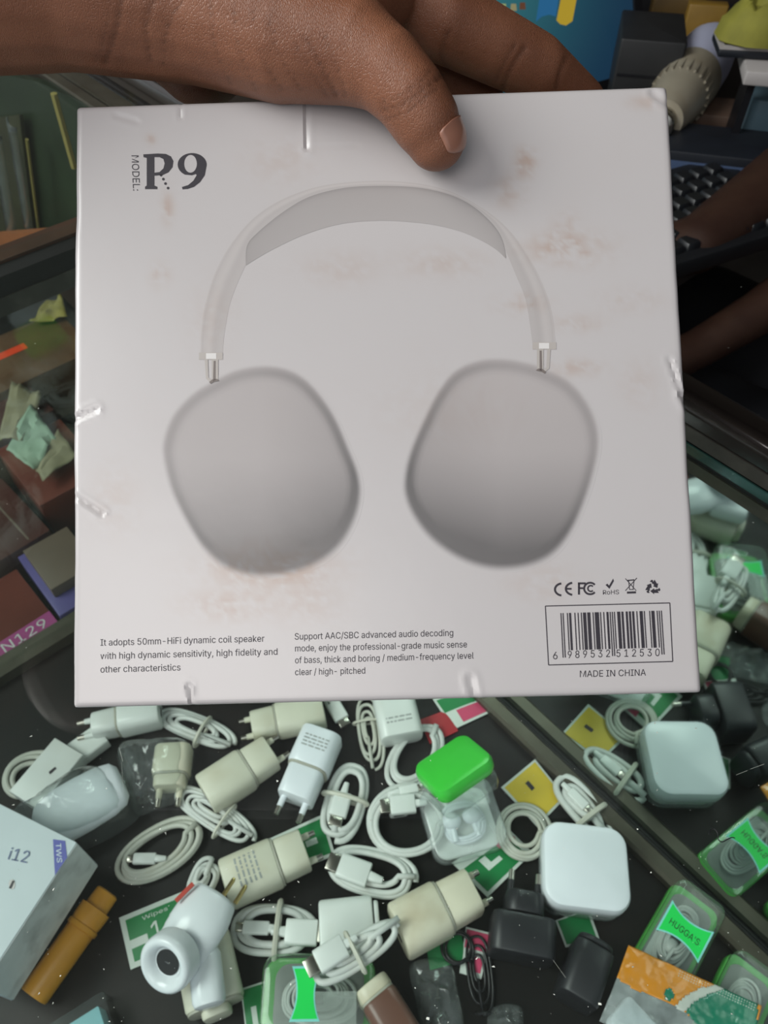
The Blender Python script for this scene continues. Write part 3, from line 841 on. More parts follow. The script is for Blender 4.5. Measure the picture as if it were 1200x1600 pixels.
def band_tone(k, s):
    e = 1.0 - 0.06 * math.exp(-((k - 0.06) / 0.08) ** 2)
    low = abs(s - 0.5) * 2
    t = e * (0.955 - 0.10 * k * (0.5 + 0.5 * low) - 0.05 * math.exp(-((k - 0.62) / 0.18) ** 2) + 0.06 * math.exp(-((k - 0.38) / 0.15) ** 2))
    t = t - 0.05 * low * (1 - k)
    if k < 0.02:
        t = 0.95
    return t
strip_print('printed_headband', outer, inner, band_tone, 0.00003, 12)
cu_top = [(384, 414), (386, 384), (402, 364), (440, 333), (480, 309), (525, 296), (570, 291), (640, 292), (692, 301), (732, 318), (765, 345), (784, 372), (791, 402)]
cu_bot = [(384, 415), (408, 400), (432, 387), (470, 369), (515, 354), (555, 347), (600, 345), (640, 347), (680, 352), (720, 362), (752, 376), (775, 390), (790, 404)]
def cushion_tone(k, s):
    return 0.73 - 0.15 * math.exp(-k / 0.07) - 0.10 * math.exp(-min(s, 1 - s) / 0.06) + 0.07 * k * (0.4 + s * 0.6)
strip_print('printed_cushion', cu_top, cu_bot, cushion_tone, 0.00006, 10)

M_PGREY = mat('printed_grey', srgb(168, 160, 155), 0.45, vary=0.05)
M_PDARK = mat('printed_dark_grey', srgb(112, 102, 98), 0.45, vary=0.05)
M_PPALE = mat('printed_pale', srgb(205, 200, 198), 0.45, vary=0.03)
def print_poly(name, P, m, out=0.0005, parent=None):
    return MB().flat([[fpx(u, v, out) for u, v in P]]).build(name, m, parent or hbox, 0, recalc=False)
for uo, vo, fl in ((0, 0, 1), (521, -16, -1)):
    def mx(u, v):
        if fl == 1:
            return (u, v)
        return (1180.0 - (u - 0) + 0, v - 16)
    q = MB()
    q.flat([[fpx(*mx(*p), 0.00010) for p in ((311, 551), (348, 551), (348, 562), (311, 562))]])
    post = q.build('printed_slider', M_PGREY, hbox, 0, recalc=False)
    print_poly('printed_shine', [mx(*p) for p in ((322, 552), (338, 552), (338, 561), (322, 561))], M_PPALE, 0.00014, post)
    print_poly('printed_rod', [mx(*p) for p in ((320, 562), (325, 562), (326, 590), (334, 596), (330, 598), (322, 592))], M_PGREY, 0.00014, post)
    print_poly('printed_rod', [mx(*p) for p in ((331, 562), (341, 562), (341, 594), (331, 597))], M_PGREY, 0.00014, post)
    print_poly('printed_rod_shade', [mx(*p) for p in ((334, 564), (337, 564), (337, 595), (333, 596))], M_PDARK, 0.00018, post)
    print_poly('printed_hinge', [mx(*p) for p in ((327, 597), (332, 593), (339, 592), (343, 595), (334, 597), (329, 600))], M_PDARK, 0.00018, post)

INK = 0.00007
def zpx(pts, k, ox, oy):
    return [(ox + x / k, oy + y / k) for x, y in pts]
def ell(cx, cy, rx, ry, n=28, a0=0, a1=360):
    return [(cx + rx * math.cos(R(a0 + (a1 - a0) * i / n)), cy + ry * math.sin(R(a0 + (a1 - a0) * i / n))) for i in range(n + (0 if a1 - a0 == 360 else 1))]
def ink(name, polys, parent=None, m=None):
    return MB().flat([[fpx(u, v, INK) for u, v in q] for q in polys]).build(name, m or M_INK, parent or hbox, 0, recalc=False)
Pout = [(372, 274), (440, 270), (478, 272), (502, 284), (513, 306), (509, 334), (490, 358), (462, 371), (424, 374), (424, 420), (438, 426), (438, 437), (380, 437), (380, 426), (388, 420), (388, 291), (373, 287)]
Pin = [(424, 287), (448, 287), (466, 296), (472, 316), (466, 340), (448, 357), (424, 360)]
pl = ink('letter_p', [zpx(Pout, 3, 100, 150), zpx(Pin, 3, 100, 150)])
for x, y in ((455, 371), (466, 390), (476, 411), (488, 432)):
    ink('letter_dot', [zpx(ell(x, y, 6.5, 6.5, 10), 3, 100, 150)], pl)
o9 = ell(601, 322, 68, 54, 30, 120, 375)
t9 = [(660, 372), (638, 404), (610, 426), (580, 436), (556, 438), (553, 427), (582, 418), (606, 398), (622, 372), (618, 366), (600, 372)]
ink('digit_9', [zpx(o9 + t9, 3, 100, 150), zpx(ell(593, 318, 30, 42, 24), 3, 100, 150)])
def line_text(s, x0, y0, x1, y1, cap, name='print_line', slant=0.0):
    def fn(a, b):
        return fpx(x0 + (x1 - x0) * a, y0 + (y1 - y0) * a - cap * b, INK)
    return text_part(name, s, fn, M_INK, hbox, slant)
text_part('print_line', 'MODEL:', lambda a, b: fpx(205.5 + 2.5 * a + 11 * b, 243 + 55 * a, INK), M_INK, hbox)
line_text('It adopts 50mm-HiFi dynamic coil speaker', 157, 1009, 413, 1002.5, 10.2)
line_text('with high dynamic sensitivity, high fidelity and', 157, 1030, 433.5, 1023, 10.2)
line_text('other characteristics', 157, 1051, 282, 1047.5, 10.2)
line_text('Support AAC/SBC advanced audio decoding', 460.5, 999.5, 708, 993.5, 10)
line_text('mode, enjoy the professional-grade music sense', 461, 1018, 729.5, 1011.5, 10)
line_text('of bass, thick and boring / medium-frequency level', 461, 1036.5, 740, 1029, 10)
line_text('clear / high- pitched', 461, 1055, 570.5, 1052.5, 10)
line_text('MADE IN CHINA', 906, 1058, 1009, 1055.5, 10)
line_text('RoHS', 942, 929, 967, 928.3, 6.8)
# barcode
def stroke(pts, w, closed=False):
    out = []
    L_, R_ = [], []
    n = len(pts)
    for i in range(n):
        a = pts[(i - 1) % n] if closed or i else pts[i]
        b = pts[(i + 1) % n] if closed or i < n - 1 else pts[i]
        dx, dy = b[0] - a[0], b[1] - a[1]
        l = math.hypot(dx, dy) or 1
        nx, ny = -dy / l * w / 2, dx / l * w / 2
        L_.append((pts[i][0] + nx, pts[i][1] + ny))
        R_.append((pts[i][0] - nx, pts[i][1] - ny))
    return L_, R_
def ink_strokes(name, strokes, parent=None, out=INK):
    mb = MB()
    for pts, w in strokes:
        a, b = stroke(pts, w)
        vs = [fpx(u, v, out) for u, v in a] + [fpx(u, v, out) for u, v in b]
        n = len(a)
        mb.add(vs, [(i, i + 1, n + i + 1, n + i) for i in range(n - 1)])
    return mb.build(name, M_INK, parent or hbox, 0, recalc=False)
code = '6989532512530'
Lc = ['0001101', '0011001', '0010011', '0111101', '0100011', '0110001', '0101111', '0111011', '0110111', '0001011']
Rc = [''.join('1' if c == '0' else '0' for c in q) for q in Lc]
Gc = [q[::-1] for q in Rc]
par = 'LGGGLL'
bits = '101' + ''.join((Lc if par[i] == 'L' else Gc)[int(code[i + 1])] for i in range(6)) + '01010' + ''.join(Rc[int(code[i + 7])] for i in range(6)) + '101'
def bc(a, b):
    """a along 0..1, b down 0..1"""
    x0, y0, x1, y1 = 875.5, 958.0, 1034.0, 954.0
    X0, Y0, X1, Y1 = 879.0, 1027.5, 1038.5, 1022.5
    return (x0 + (x1 - x0) * a) * (1 - b) + (X0 + (X1 - X0) * a) * b, (y0 + (y1 - y0) * a) * (1 - b) + (Y0 + (Y1 - Y0) * a) * b
mb = MB()
i = 0
while i < 95:
    if bits[i] == '1':
        j = i
        while j < 95 and bits[j] == '1':
            j += 1
        guard = i < 3 or i >= 92 or 45 <= i < 50
        b = 1.0 if guard else 0.84
        q = [bc(i / 95, 0), bc(j / 95, 0), bc(j / 95, b), bc(i / 95, b)]
        mb.add([fpx(u, v, INK) for u, v in q], [(0, 1, 2, 3)])
        i = j
    else:
        i += 1
mb.build('barcode_bars', M_INK, hbox, 0, recalc=False)
ink_strokes('barcode_frame', [([(852, 947), (1046.5, 942)], 1.5), ([(1046.5, 942), (1051, 1033.5)], 1.5), ([(1051, 1033.5), (857, 1039)], 1.5), ([(857, 1039), (852, 947)], 1.5)])
line_text('6', 864, 1030, 871, 1030, 11.5, 'barcode_digit')
line_text('9 8 9 5 3 2', 887, 1028.5, 953, 1026.5, 11.5, 'barcode_digit')
line_text('5 1 2 5 3 0', 963, 1026.5, 1030.5, 1025, 11.5, 'barcode_digit')
# marks over the barcode
ink_strokes('ce_mark', [(ell(879, 921, 12, 9.5, 16, 90 + 10, 270 - 10), 3.2), (ell(896, 920, 12, 9.5, 16, 90 + 10, 270 - 10), 3.2), ([(885, 920), (893, 920)], 2.8)])
ink_strokes('fc_mark', [([(904.5, 910), (904.5, 929)], 3.2), ([(903, 911.5), (915, 911.5)], 3.0), ([(904, 919), (911, 919)], 2.8), (ell(922, 919.5, 9.5, 9, 20, 40, 320), 3.0), (ell(923, 919.5, 4.6, 4.6, 14, 45, 315), 2.4)])
ink('tick_mark', [[(946, 914), (949, 912), (951.5, 915), (958, 904), (959, 908), (952, 920)]])
ink_strokes('bin_mark', [([(977, 904), (994, 923)], 1.1), ([(995, 903), (977, 923)], 1.1), ([(980, 907), (991, 906)], 1.8), ([(982, 907), (983.5, 921)], 1.1), ([(990.5, 907), (989, 921)], 1.1), ([(983, 921), (990, 921)], 1.2), ([(979.5, 926), (993.5, 925.5)], 3.2)])
rec = MB()
c0 = (1020.0, 918.0)
for k in range(3):
    a0, a1 = R(-90 + 120 * k), R(30 + 120 * k)
    A_ = (c0[0] + 12.5 * math.cos(a0), c0[1] + 12.5 * math.sin(a0))
    B_ = (c0[0] + 12.5 * math.cos(a1), c0[1] + 12.5 * math.sin(a1))
    dx, dy = (B_[0] - A_[0]) / 21.65, (B_[1] - A_[1]) / 21.65
    nx, ny = -dy, dx
    def q_(s_, w_):
        return fpx(A_[0] + dx * s_ + nx * w_, A_[1] + dy * s_ + ny * w_, INK)
    # folded band round the corner, then a straight shaft with an arrow head
    rec.flat([[q_(1.5, -2.2), q_(9.0, -2.2), q_(9.0, -4.2), q_(15.0, 0.6), q_(9.0, 5.2), q_(9.0, 3.0), q_(4.2, 3.0)]])
    rec.flat([[q_(16.0, -2.2), q_(19.5, -2.2), q_(21.0, 0.2), q_(17.5, 3.0), q_(14.8, 3.0), q_(17.2, 0.6)]])
rec.build('recycle_mark', M_INK, hbox, 0, recalc=False)
# ------------------------------------------------------------------ people
def skin_mat(name, dark, light, spec):
    m = bpy.data.materials.new(name)
    m.use_nodes = True
    N, L = m.node_tree.nodes, m.node_tree.links
    b = N['Principled BSDF']
    tc = N.new('ShaderNodeTexCoord')
    no = N.new('ShaderNodeTexNoise')
    no.inputs['Scale'].default_value = 38
    no.inputs['Detail'].default_value = 6
    L.new(tc.outputs['Object'], no.inputs['Vector'])
    rp = N.new('ShaderNodeValToRGB')
    rp.color_ramp.elements[0].position = 0.3
    rp.color_ramp.elements[1].position = 0.7
    rp.color_ramp.elements[0].color = dark
    rp.color_ramp.elements[1].color = light
    L.new(no.outputs['Fac'], rp.inputs['Fac'])
    va = N.new('ShaderNodeVertexColor')
    va.layer_name = 'tone'
    mx = N.new('ShaderNodeMix')
    mx.data_type = 'RGBA'
    mx.blend_type = 'MULTIPLY'
    mx.inputs[0].default_value = 1.0
    L.new(rp.outputs['Color'], mx.inputs[6])
    L.new(va.outputs['Color'], mx.inputs[7])
    L.new(mx.outputs[2], b.inputs['Base Color'])
    b.inputs['Roughness'].default_value = 0.46
    b.inputs['Specular IOR Level'].default_value = spec
    b.inputs['Subsurface Weight'].default_value = 0.08
    b.inputs['Subsurface Radius'].default_value = (0.004, 0.0015, 0.001)
    b.inputs['Subsurface Scale'].default_value = 1.0
    # fine criss-cross skin lines: voronoi cells stretched across the limb plus small pores
    mp = N.new('ShaderNodeMapping')
    mp.inputs['Scale'].default_value = (420, 190, 190)
    mp.inputs['Rotation'].default_value = (0, 0.3, 0.5)
    L.new(tc.outputs['Object'], mp.inputs['Vector'])
    vo = N.new('ShaderNodeTexVoronoi')
    vo.feature = 'DISTANCE_TO_EDGE'
    L.new(mp.outputs['Vector'], vo.inputs['Vector'])
    mr = N.new('ShaderNodeMapRange')
    mr.inputs['From Max'].default_value = 0.18
    L.new(vo.outputs['Distance'], mr.inputs['Value'])
    bp = N.new('ShaderNodeBump')
    bp.inputs['Strength'].default_value = 0.35
    bp.inputs['Distance'].default_value = 0.0006
    L.new(mr.outputs['Result'], bp.inputs['Height'])
    L.new(bp.outputs['Normal'], b.inputs['Normal'])
    return m
M_SKIN = skin_mat('brown_skin', (0.165, 0.060, 0.030, 1), (0.245, 0.098, 0.052, 1), 0.4)
M_SKIN2 = skin_mat('shade_darkened_skin', (0.030, 0.014, 0.010, 1), (0.042, 0.021, 0.014, 1), 0.15)  # seller's skin colour darkened to stand in for the shade at the desk

def blob(caps, balls, voxel, smooth_it):
    """union of tapered capsules and ellipsoids as one continuous surface; returns verts, faces"""
    mb = MB()
    for p0, r0, p1, r1 in caps:
        p0, p1 = Vector(p0), Vector(p1)
        a = (p1 - p0)
        L = a.length
        if L < 1e-6:
            continue
        a /= L
        prof = []
        for k in range(7):
            q = R(90 - 90 * k / 6)
            prof.append((-r0 * math.sin(q), max(r0 * math.cos(q), r0 * 0.04)))
        for k in range(1, 6):
            prof.append((L * k / 6, r0 + (r1 - r0) * k / 6))
        for k in range(7):
            q = R(90 * k / 6)
            prof.append((L + r1 * math.sin(q), max(r1 * math.cos(q), r1 * 0.04)))
        lathe(mb, p0, a, prof, 20)
    for c, rx, ry, rz, ax in balls:
        mb.ball(c, rx, ry, rz, 12, ax)
    me = bpy.data.meshes.new('body_shell')
    me.from_pydata([tuple(p) for p in mb.v], [], mb.f)
    bm = bmesh.new()
    bm.from_mesh(me)
    bmesh.ops.recalc_face_normals(bm, faces=bm.faces)
    bm.to_mesh(me)
    bm.free()
    o = link(bpy.data.objects.new('body_shell', me))
    r = o.modifiers.new('r', 'REMESH')
    r.mode = 'VOXEL'
    r.voxel_size = voxel
    s = o.modifiers.new('s', 'SMOOTH')
    s.factor = 0.5
    s.iterations = smooth_it
    dg = bpy.context.evaluated_depsgraph_get()
    m2 = bpy.data.meshes.new_from_object(o.evaluated_get(dg))
    vs = [p.co.copy() for p in m2.vertices]
    ns = [p.normal.copy() for p in m2.vertices]
    fs = [tuple(p.vertices) for p in m2.polygons]
    bpy.data.objects.remove(o)
    bpy.data.meshes.remove(me)
    bpy.data.meshes.remove(m2)
    return vs, ns, fs
def chain(*j):
    return [(j[i][0], j[i][1], j[i + 1][0], j[i + 1][1]) for i in range(len(j) - 1)]
def J(u, v, d, r):
    return (pt(u, v, d), r)

# --- the hand that grips the carton
def make_hand():
    caps = []
    elbow = J(-560, -140, 0.20, 0.040)
    fore = J(-200, -95, 0.222, 0.036)
    wrA = J(95, -55, 0.232, 0.0285)
    wrB = J(110, -55, 0.262, 0.026)
    caps += chain(elbow, fore, wrA)
    caps += chain(fore, wrB)
    # thumb: base, knuckle, joint, tip on the carton face
    cmc = J(310, 5, 0.234, 0.0225)
    met = J(440, 52, 0.229, 0.0190)
    mcp = J(545, 78, 0.2245, 0.0148)
    pro = J(600, 108, 0.2215, 0.0117)
    ip = J(637, 146, 0.2210, 0.0105)
    pad = J(664, 188, 0.2235, 0.0100)
    tip = J(681, 219, 0.2258, 0.0086)
    caps += chain(wrA, cmc, met, mcp, pro, ip, pad, tip)
    # index finger over the top edge
    imcp = J(560, -55, 0.262, 0.0165)
    ipip = J(690, 30, 0.266, 0.0132)
    imid = J(760, 66, 0.274, 0.0123)
    idip = J(835, 104, 0.285, 0.0115)
    itip = J(908, 160, 0.306, 0.0092)
    iend = J(930, 235, 0.312, 0.0085)
    caps += chain(wrA, imcp, ipip, imid, idip, itip, iend)
    caps += chain(cmc, imcp)
    caps += [(pt(470, 20, 0.240), 0.016, pt(570, -20, 0.256), 0.013)]
    caps += [(pt(545, 40, 0.232), 0.010, pt(600, -5, 0.252), 0.010)]
    # the other fingers go down behind the carton
    caps += chain(wrB, J(545, -10, 0.287, 0.0155), J(655, 84, 0.294, 0.0122), J(738, 150, 0.307, 0.0110), J(800, 250, 0.316, 0.0090), J(815, 330, 0.317, 0.0080))
    caps += chain(wrB, J(505, 25, 0.308, 0.0145), J(600, 130, 0.314, 0.0114), J(665, 230, 0.320, 0.0100), J(690, 330, 0.319, 0.0080))
    caps += chain(wrB, J(450, 60, 0.323, 0.0130), J(520, 170, 0.324, 0.0098), J(560, 250, 0.323, 0.0088), J(575, 320, 0.321, 0.0072))
    # palm fill and heel of the hand on the top edge
    caps += [(pt(250, -10, 0.262), 0.026, pt(450, 5, 0.285), 0.020)]
    caps += [(pt(250, 10, 0.262), 0.020, pt(312, 84, 0.270), 0.0172)]
    vs, ns, fs = blob(caps, [], 0.0011, 5)
    # creases pressed into the skin: traced on the visible side, from the photo
    lines = [((600, 172), (640, 158), (690, 118), 4.5, 0.0005), ((606, 186), (640, 172), (680, 140), 3.5, 0.0003), ((595, 160), (632, 146), (672, 112), 3.0, 0.00028),
             ((525, 150), (505, 110), (480, 60), 4.0, 0.0004), ((512, 152), (490, 118), (462, 70), 3.0, 0.0003), ((540, 150), (528, 110), (505, 50), 3.0, 0.00025), ((470, 140), (440, 90), (420, 30), 3.0, 0.00025), ((440, 140), (410, 90), (395, 20), 3.0, 0.0002),
             ((400, 140), (375, 80), (365, 10), 3.0, 0.0002), ((360, 130), (335, 70), (330, 0), 3.0, 0.0002), ((165, 98), (180, 50), (190, 0), 5.0, 0.0006), ((235, 95), (228, 40), (240, 0), 4.0, 0.0005), ((150, 95), (165, 50), (172, 0), 3.0, 0.0003), ((255, 100), (262, 40), (285, 0), 3.0, 0.0003),
             ((820, 75), (800, 105), (785, 140), 4.0, 0.0006), ((885, 90), (875, 115), (870, 140), 4.0, 0.0005), ((805, 70), (790, 95), (775, 125), 3.0, 0.0003), ((700, 108), (690, 85), (700, 50), 4.0, 0.0004)]
    segs = []
    for a, b_, c, w, d in lines:
        P = smooth_poly([a, b_, c], 5, False)
        segs.append((P, w, d, min(p[0] for p in P) - 15, max(p[0] for p in P) + 15, min(p[1] for p in P) - 15, max(p[1] for p in P) + 15))
    col = []
    for i, p in enumerate(vs):
        u, v = to_px(p)
        tone = Vector((1, 1, 1))
        facing = ns[i].dot((CAM - p).normalized())
        if facing > 0:
            for P, w, d, a, b_, c, e in segs:
                if a < u < b_ and c < v < e:
                    q = min(math.hypot(u - x, v - y) for x, y in P) / w
                    # distance to polyline samples is close enough at this spacing
                    if q < 3:
                        g = math.exp(-q * q)
                        vs[i] = p - ns[i] * (d * g)
                        tone = tone * (1 - 0.28 * g)
        # finger pads and palm side are paler than the back of the hand
        col.append(tone)
    return vs, fs, col
hv, hf, hc = make_hand()
person = thing('person', 'person reaching in from the left, bare hand gripping the white headphone carton by its top', 'person', pt(-300, 60, 0.24))
mb = MB()
mb.v = hv
mb.f = [list(q) for q in hf]
body = mb.build('arm_and_hand', M_SKIN, person, 180, col=hc, recalc=False)
body['label'] = 'brown bare forearm and hand, thumb in front and fingers behind the carton'
# thumb nail, seen edge-on at the right of the thumb tip
M_NAIL = mat('finger_nail', srgb(150, 104, 86), 0.28, vary=0.08, scale=90, coat=0.3)
def make_nail():
    from mathutils.bvhtree import BVHTree
    tree = BVHTree.FromPolygons([tuple(p) for p in hv], [tuple(q) for q in hf])
    p0, p1 = pt(655, 172, 0.2232), pt(692, 240, 0.2272)
    ax = (p1 - p0).normalized()
    tocam = (CAM - p1).normalized()
    nrm = Vector((1, 0, 0)) * 0.84 + tocam * 0.50 - DWN * 0.10
    nrm = (nrm - ax * nrm.dot(ax)).normalized()
    side = ax.cross(nrm)
    n, m = 14, 12
    grid = []
    for i in range(n + 1):
        a = i / n
        row = []
        for j in range(m + 1):
            b = -1 + 2 * j / m
            half = R(52) * (1 if a < 0.75 else math.sqrt(max(0.02, 1 - ((a - 0.75) / 0.26) ** 2))) * (1 if a > 0.2 else math.sqrt(max(0.05, 1 - ((0.2 - a) / 0.22) ** 2)))
            d = nrm * math.cos(b * half) + side * math.sin(b * half)
            o = p0 + ax * ((0.56 + 0.62 * a) * (p1 - p0).length)
            hit, _, _, _ = tree.ray_cast(o + d * 0.03, -d)
            if hit is None:
                hit = o + d * 0.008
            row.append(hit + d * (0.00055 + 0.0004 * a * (1 - b * b)))
        grid.append(row)
    vs = [p for r in grid for p in r]
    fs = [(i * (m + 1) + j, i * (m + 1) + j + 1, (i + 1) * (m + 1) + j + 1, (i + 1) * (m + 1) + j) for i in range(n) for j in range(m)]
    o = MB().add(vs, fs).build('thumb_nail', M_NAIL, person, 180)
    s = o.modifiers.new('thickness', 'SOLIDIFY')
    s.thickness = 0.0006
    return o
make_nail()

# --- seated person at the desk behind the counter, mostly out of frame
SC = Vector((0.67, 0.54, 0))
seller = thing('person', 'seated person in black clothes beside the keyboard, bare forearms in view at the right edge', 'person', (SC.x, SC.y, -0.65))
def make_seller():
    sh1 = (Vector((0.75, 0.70, 0.43)), 0.055)
    el1 = (pt(1330, 205, 0.84), 0.045)
    wr1 = (pt(1085, 385, 0.76), 0.028)
    hd1 = (pt(1010, 395, 0.78), 0.026)
    sh2 = (Vector((0.56, 0.44, 0.42)), 0.055)
    el2 = (pt(1330, 395, 0.81), 0.034)
    mid2 = (pt(1180, 492, 0.79), 0.0235)
    wr2 = (pt(1085, 548, 0.78), 0.0205)
    hd2 = (pt(1000, 585, 0.77), 0.024)
    neck = Vector((SC.x, SC.y, 0.52))
    caps = chain(sh1, el1, wr1, hd1) + chain(sh2, el2, mid2, wr2, hd2)
    for k in range(4):
        o_ = Vector((0.0, (k - 1.5) * 0.017, 0.0))
        caps += chain((hd1[0] + o_, 0.011), (hd1[0] + o_ + Vector((-0.05, 0.03, -0.004)), 0.0095), (hd1[0] + o_ + Vector((-0.078, 0.045, -0.02)), 0.008))
        caps += chain((hd2[0] + o_, 0.011), (hd2[0] + o_ + Vector((-0.05, -0.01, -0.004)), 0.0095), (hd2[0] + o_ + Vector((-0.075, -0.015, -0.02)), 0.008))
    caps += chain((hd1[0], 0.014), (hd1[0] + Vector((-0.02, -0.04, -0.008)), 0.011), (hd1[0] + Vector((-0.05, -0.05, -0.012)), 0.009))
    caps += chain((hd2[0], 0.014), (hd2[0] + Vector((-0.02, 0.04, -0.004)), 0.011), (hd2[0] + Vector((-0.05, 0.05, -0.01)), 0.009))
    caps += chain((neck + Vector((0, 0, -0.1)), 0.065), (neck + Vector((-0.02, 0.02, 0.06)), 0.052), (neck + Vector((-0.035, 0.03, 0.12)), 0.055))
    hc_ = neck + Vector((-0.05, 0.03, 0.16))
    f = -E1
    s = Vector((-f.y, f.x, 0))
    up = Vector((0, 0, 1))
    balls = [(hc_, 0.095, 0.075, 0.115, (f, s, up)), (hc_ + f * 0.06 - up * 0.055, 0.05, 0.05, 0.045, (f, s, up)), (hc_ + f * 0.098 - up * 0.012, 0.018, 0.013, 0.026, (f, s, up)),
             (hc_ + s * 0.077, 0.018, 0.010, 0.030, (f, s, up)), (hc_ - s * 0.077, 0.018, 0.010, 0.030, (f, s, up))]
    caps += chain((Vector((SC.x, SC.y, 0.44)), 0.10), (Vector((SC.x, SC.y, 0.1)), 0.12), (Vector((SC.x, SC.y, -0.05)), 0.13))
    vs, ns, fs = blob(caps, balls, 0.006, 3)
    mb = MB()
    mb.v = vs
    mb.f = [list(q) for q in fs]
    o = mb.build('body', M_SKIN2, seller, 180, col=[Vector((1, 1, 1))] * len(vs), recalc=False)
    # face details
    M_EYE = mat('eye', srgb(210, 205, 196), 0.3, vary=0.05)
    M_LIP = mat('lip', srgb(96, 52, 44), 0.45, vary=0.1)
    for k in (-1, 1):
        MB().ball(hc_ + f * 0.083 + s * (0.031 * k) + up * 0.008, 0.012, 0.014, 0.008, 8, (f, s, up)).build('eye', M_EYE, seller, 180)
    MB().ball(hc_ + f * 0.104 - up * 0.058, 0.008, 0.024, 0.008, 8, (f, s, up)).build('mouth', M_LIP, seller, 180)
    M_HAIR = mat('black_hair', srgb(18, 16, 15), 0.8, vary=0.3, bump=0.6, bscale=300)
    rings = []
    for i in range(10):
        a = R(10 + 80 * i / 9)
        rings.append([hc_ - f * 0.012 + f * (0.098 * math.cos(a) * math.cos(b)) + s * (0.081 * math.cos(a) * math.sin(b)) + up * (0.018 + 0.106 * math.sin(a)) for b in [2 * PI * j / 24 for j in range(24)]])
    MB().loft(rings).build('hair', M_HAIR, seller, 180)
    # clothes
    M_SHIRT = mat('black_shirt', srgb(22, 22, 24), 0.85, vary=0.2, bump=0.3, bscale=120)
    M_TROU = mat('black_trousers', srgb(20, 21, 26), 0.8, vary=0.2, bump=0.3, bscale=120)
    def part_line(a, b, k):
        return a[0] + (b[0] - a[0]) * k
    c2 = chain((Vector((SC.x, SC.y, 0.43)), 0.115), (Vector((SC.x, SC.y, 0.1)), 0.14), (Vector((SC.x, SC.y, -0.06)), 0.15))
    c2 += chain((Vector((SC.x, SC.y, 0.42)), 0.09), (sh1[0], 0.070), (part_line(sh1, el1, 0.75), 0.060))
    c2 += chain((Vector((SC.x, SC.y, 0.42)), 0.09), (sh2[0], 0.070), (part_line(sh2, el2, 0.75), 0.058))
    vs, ns, fs = blob(c2, [], 0.007, 4)
    mb = MB(); mb.v = vs; mb.f = [list(q) for q in fs]
    mb.build('shirt', M_SHIRT, seller, 180, recalc=False)
    c3 = []
    for k in (-1, 1):
        hip = SC + E2 * (0.08 * k)
        kn = SC - E1 * 0.44 + E2 * (0.11 * k)
        c3 += chain((Vector((hip.x, hip.y, -0.10)), 0.13), (Vector((kn.x, kn.y, -0.075)), 0.085), (Vector((kn.x - 0.02, kn.y + 0.02, -0.55)), 0.058))
    vs, ns, fs = blob(c3, [], 0.008, 4)
    mb = MB(); mb.v = vs; mb.f = [list(q) for q in fs]
    mb.build('trousers', M_TROU, seller, 180, recalc=False)
    M_SHOE = mat('black_shoe', srgb(20, 18, 18), 0.5, vary=0.2)
    for k in (-1, 1):
        q = SC - E1 * 0.50 + E2 * (0.11 * k)
        MB().ball((q.x, q.y, -0.618), 0.13, 0.045, 0.034, 10, (E1, E2, Vector((0, 0, 1)))).build('shoe', M_SHOE, seller, 180)
make_seller()
# stool under the seated person
M_STOOL = mat('stool_wood', srgb(80, 56, 40), 0.6, vary=0.2)
st = thing('stool', 'low wooden stool under the seated person in black', 'stool', (SC.x, SC.y, -0.65))
fr = Frame((SC.x, SC.y, -0.24), (1, 0, 0), (0, 1, 0), (0, 0, 1))
slab(MB(), fr, 0.36, 0.32, -0.03, 0.0, 0.02, 0.004).build('seat', M_STOOL, st)
for a in (-1, 1):
    for b in (-1, 1):
        MB().box((SC.x + a * 0.14 - 0.015, SC.y + b * 0.12 - 0.015, -0.65), (0.03, 0, 0), (0, 0.03, 0), (0, 0, 0.38)).build('leg', M_STOOL, st, 0)
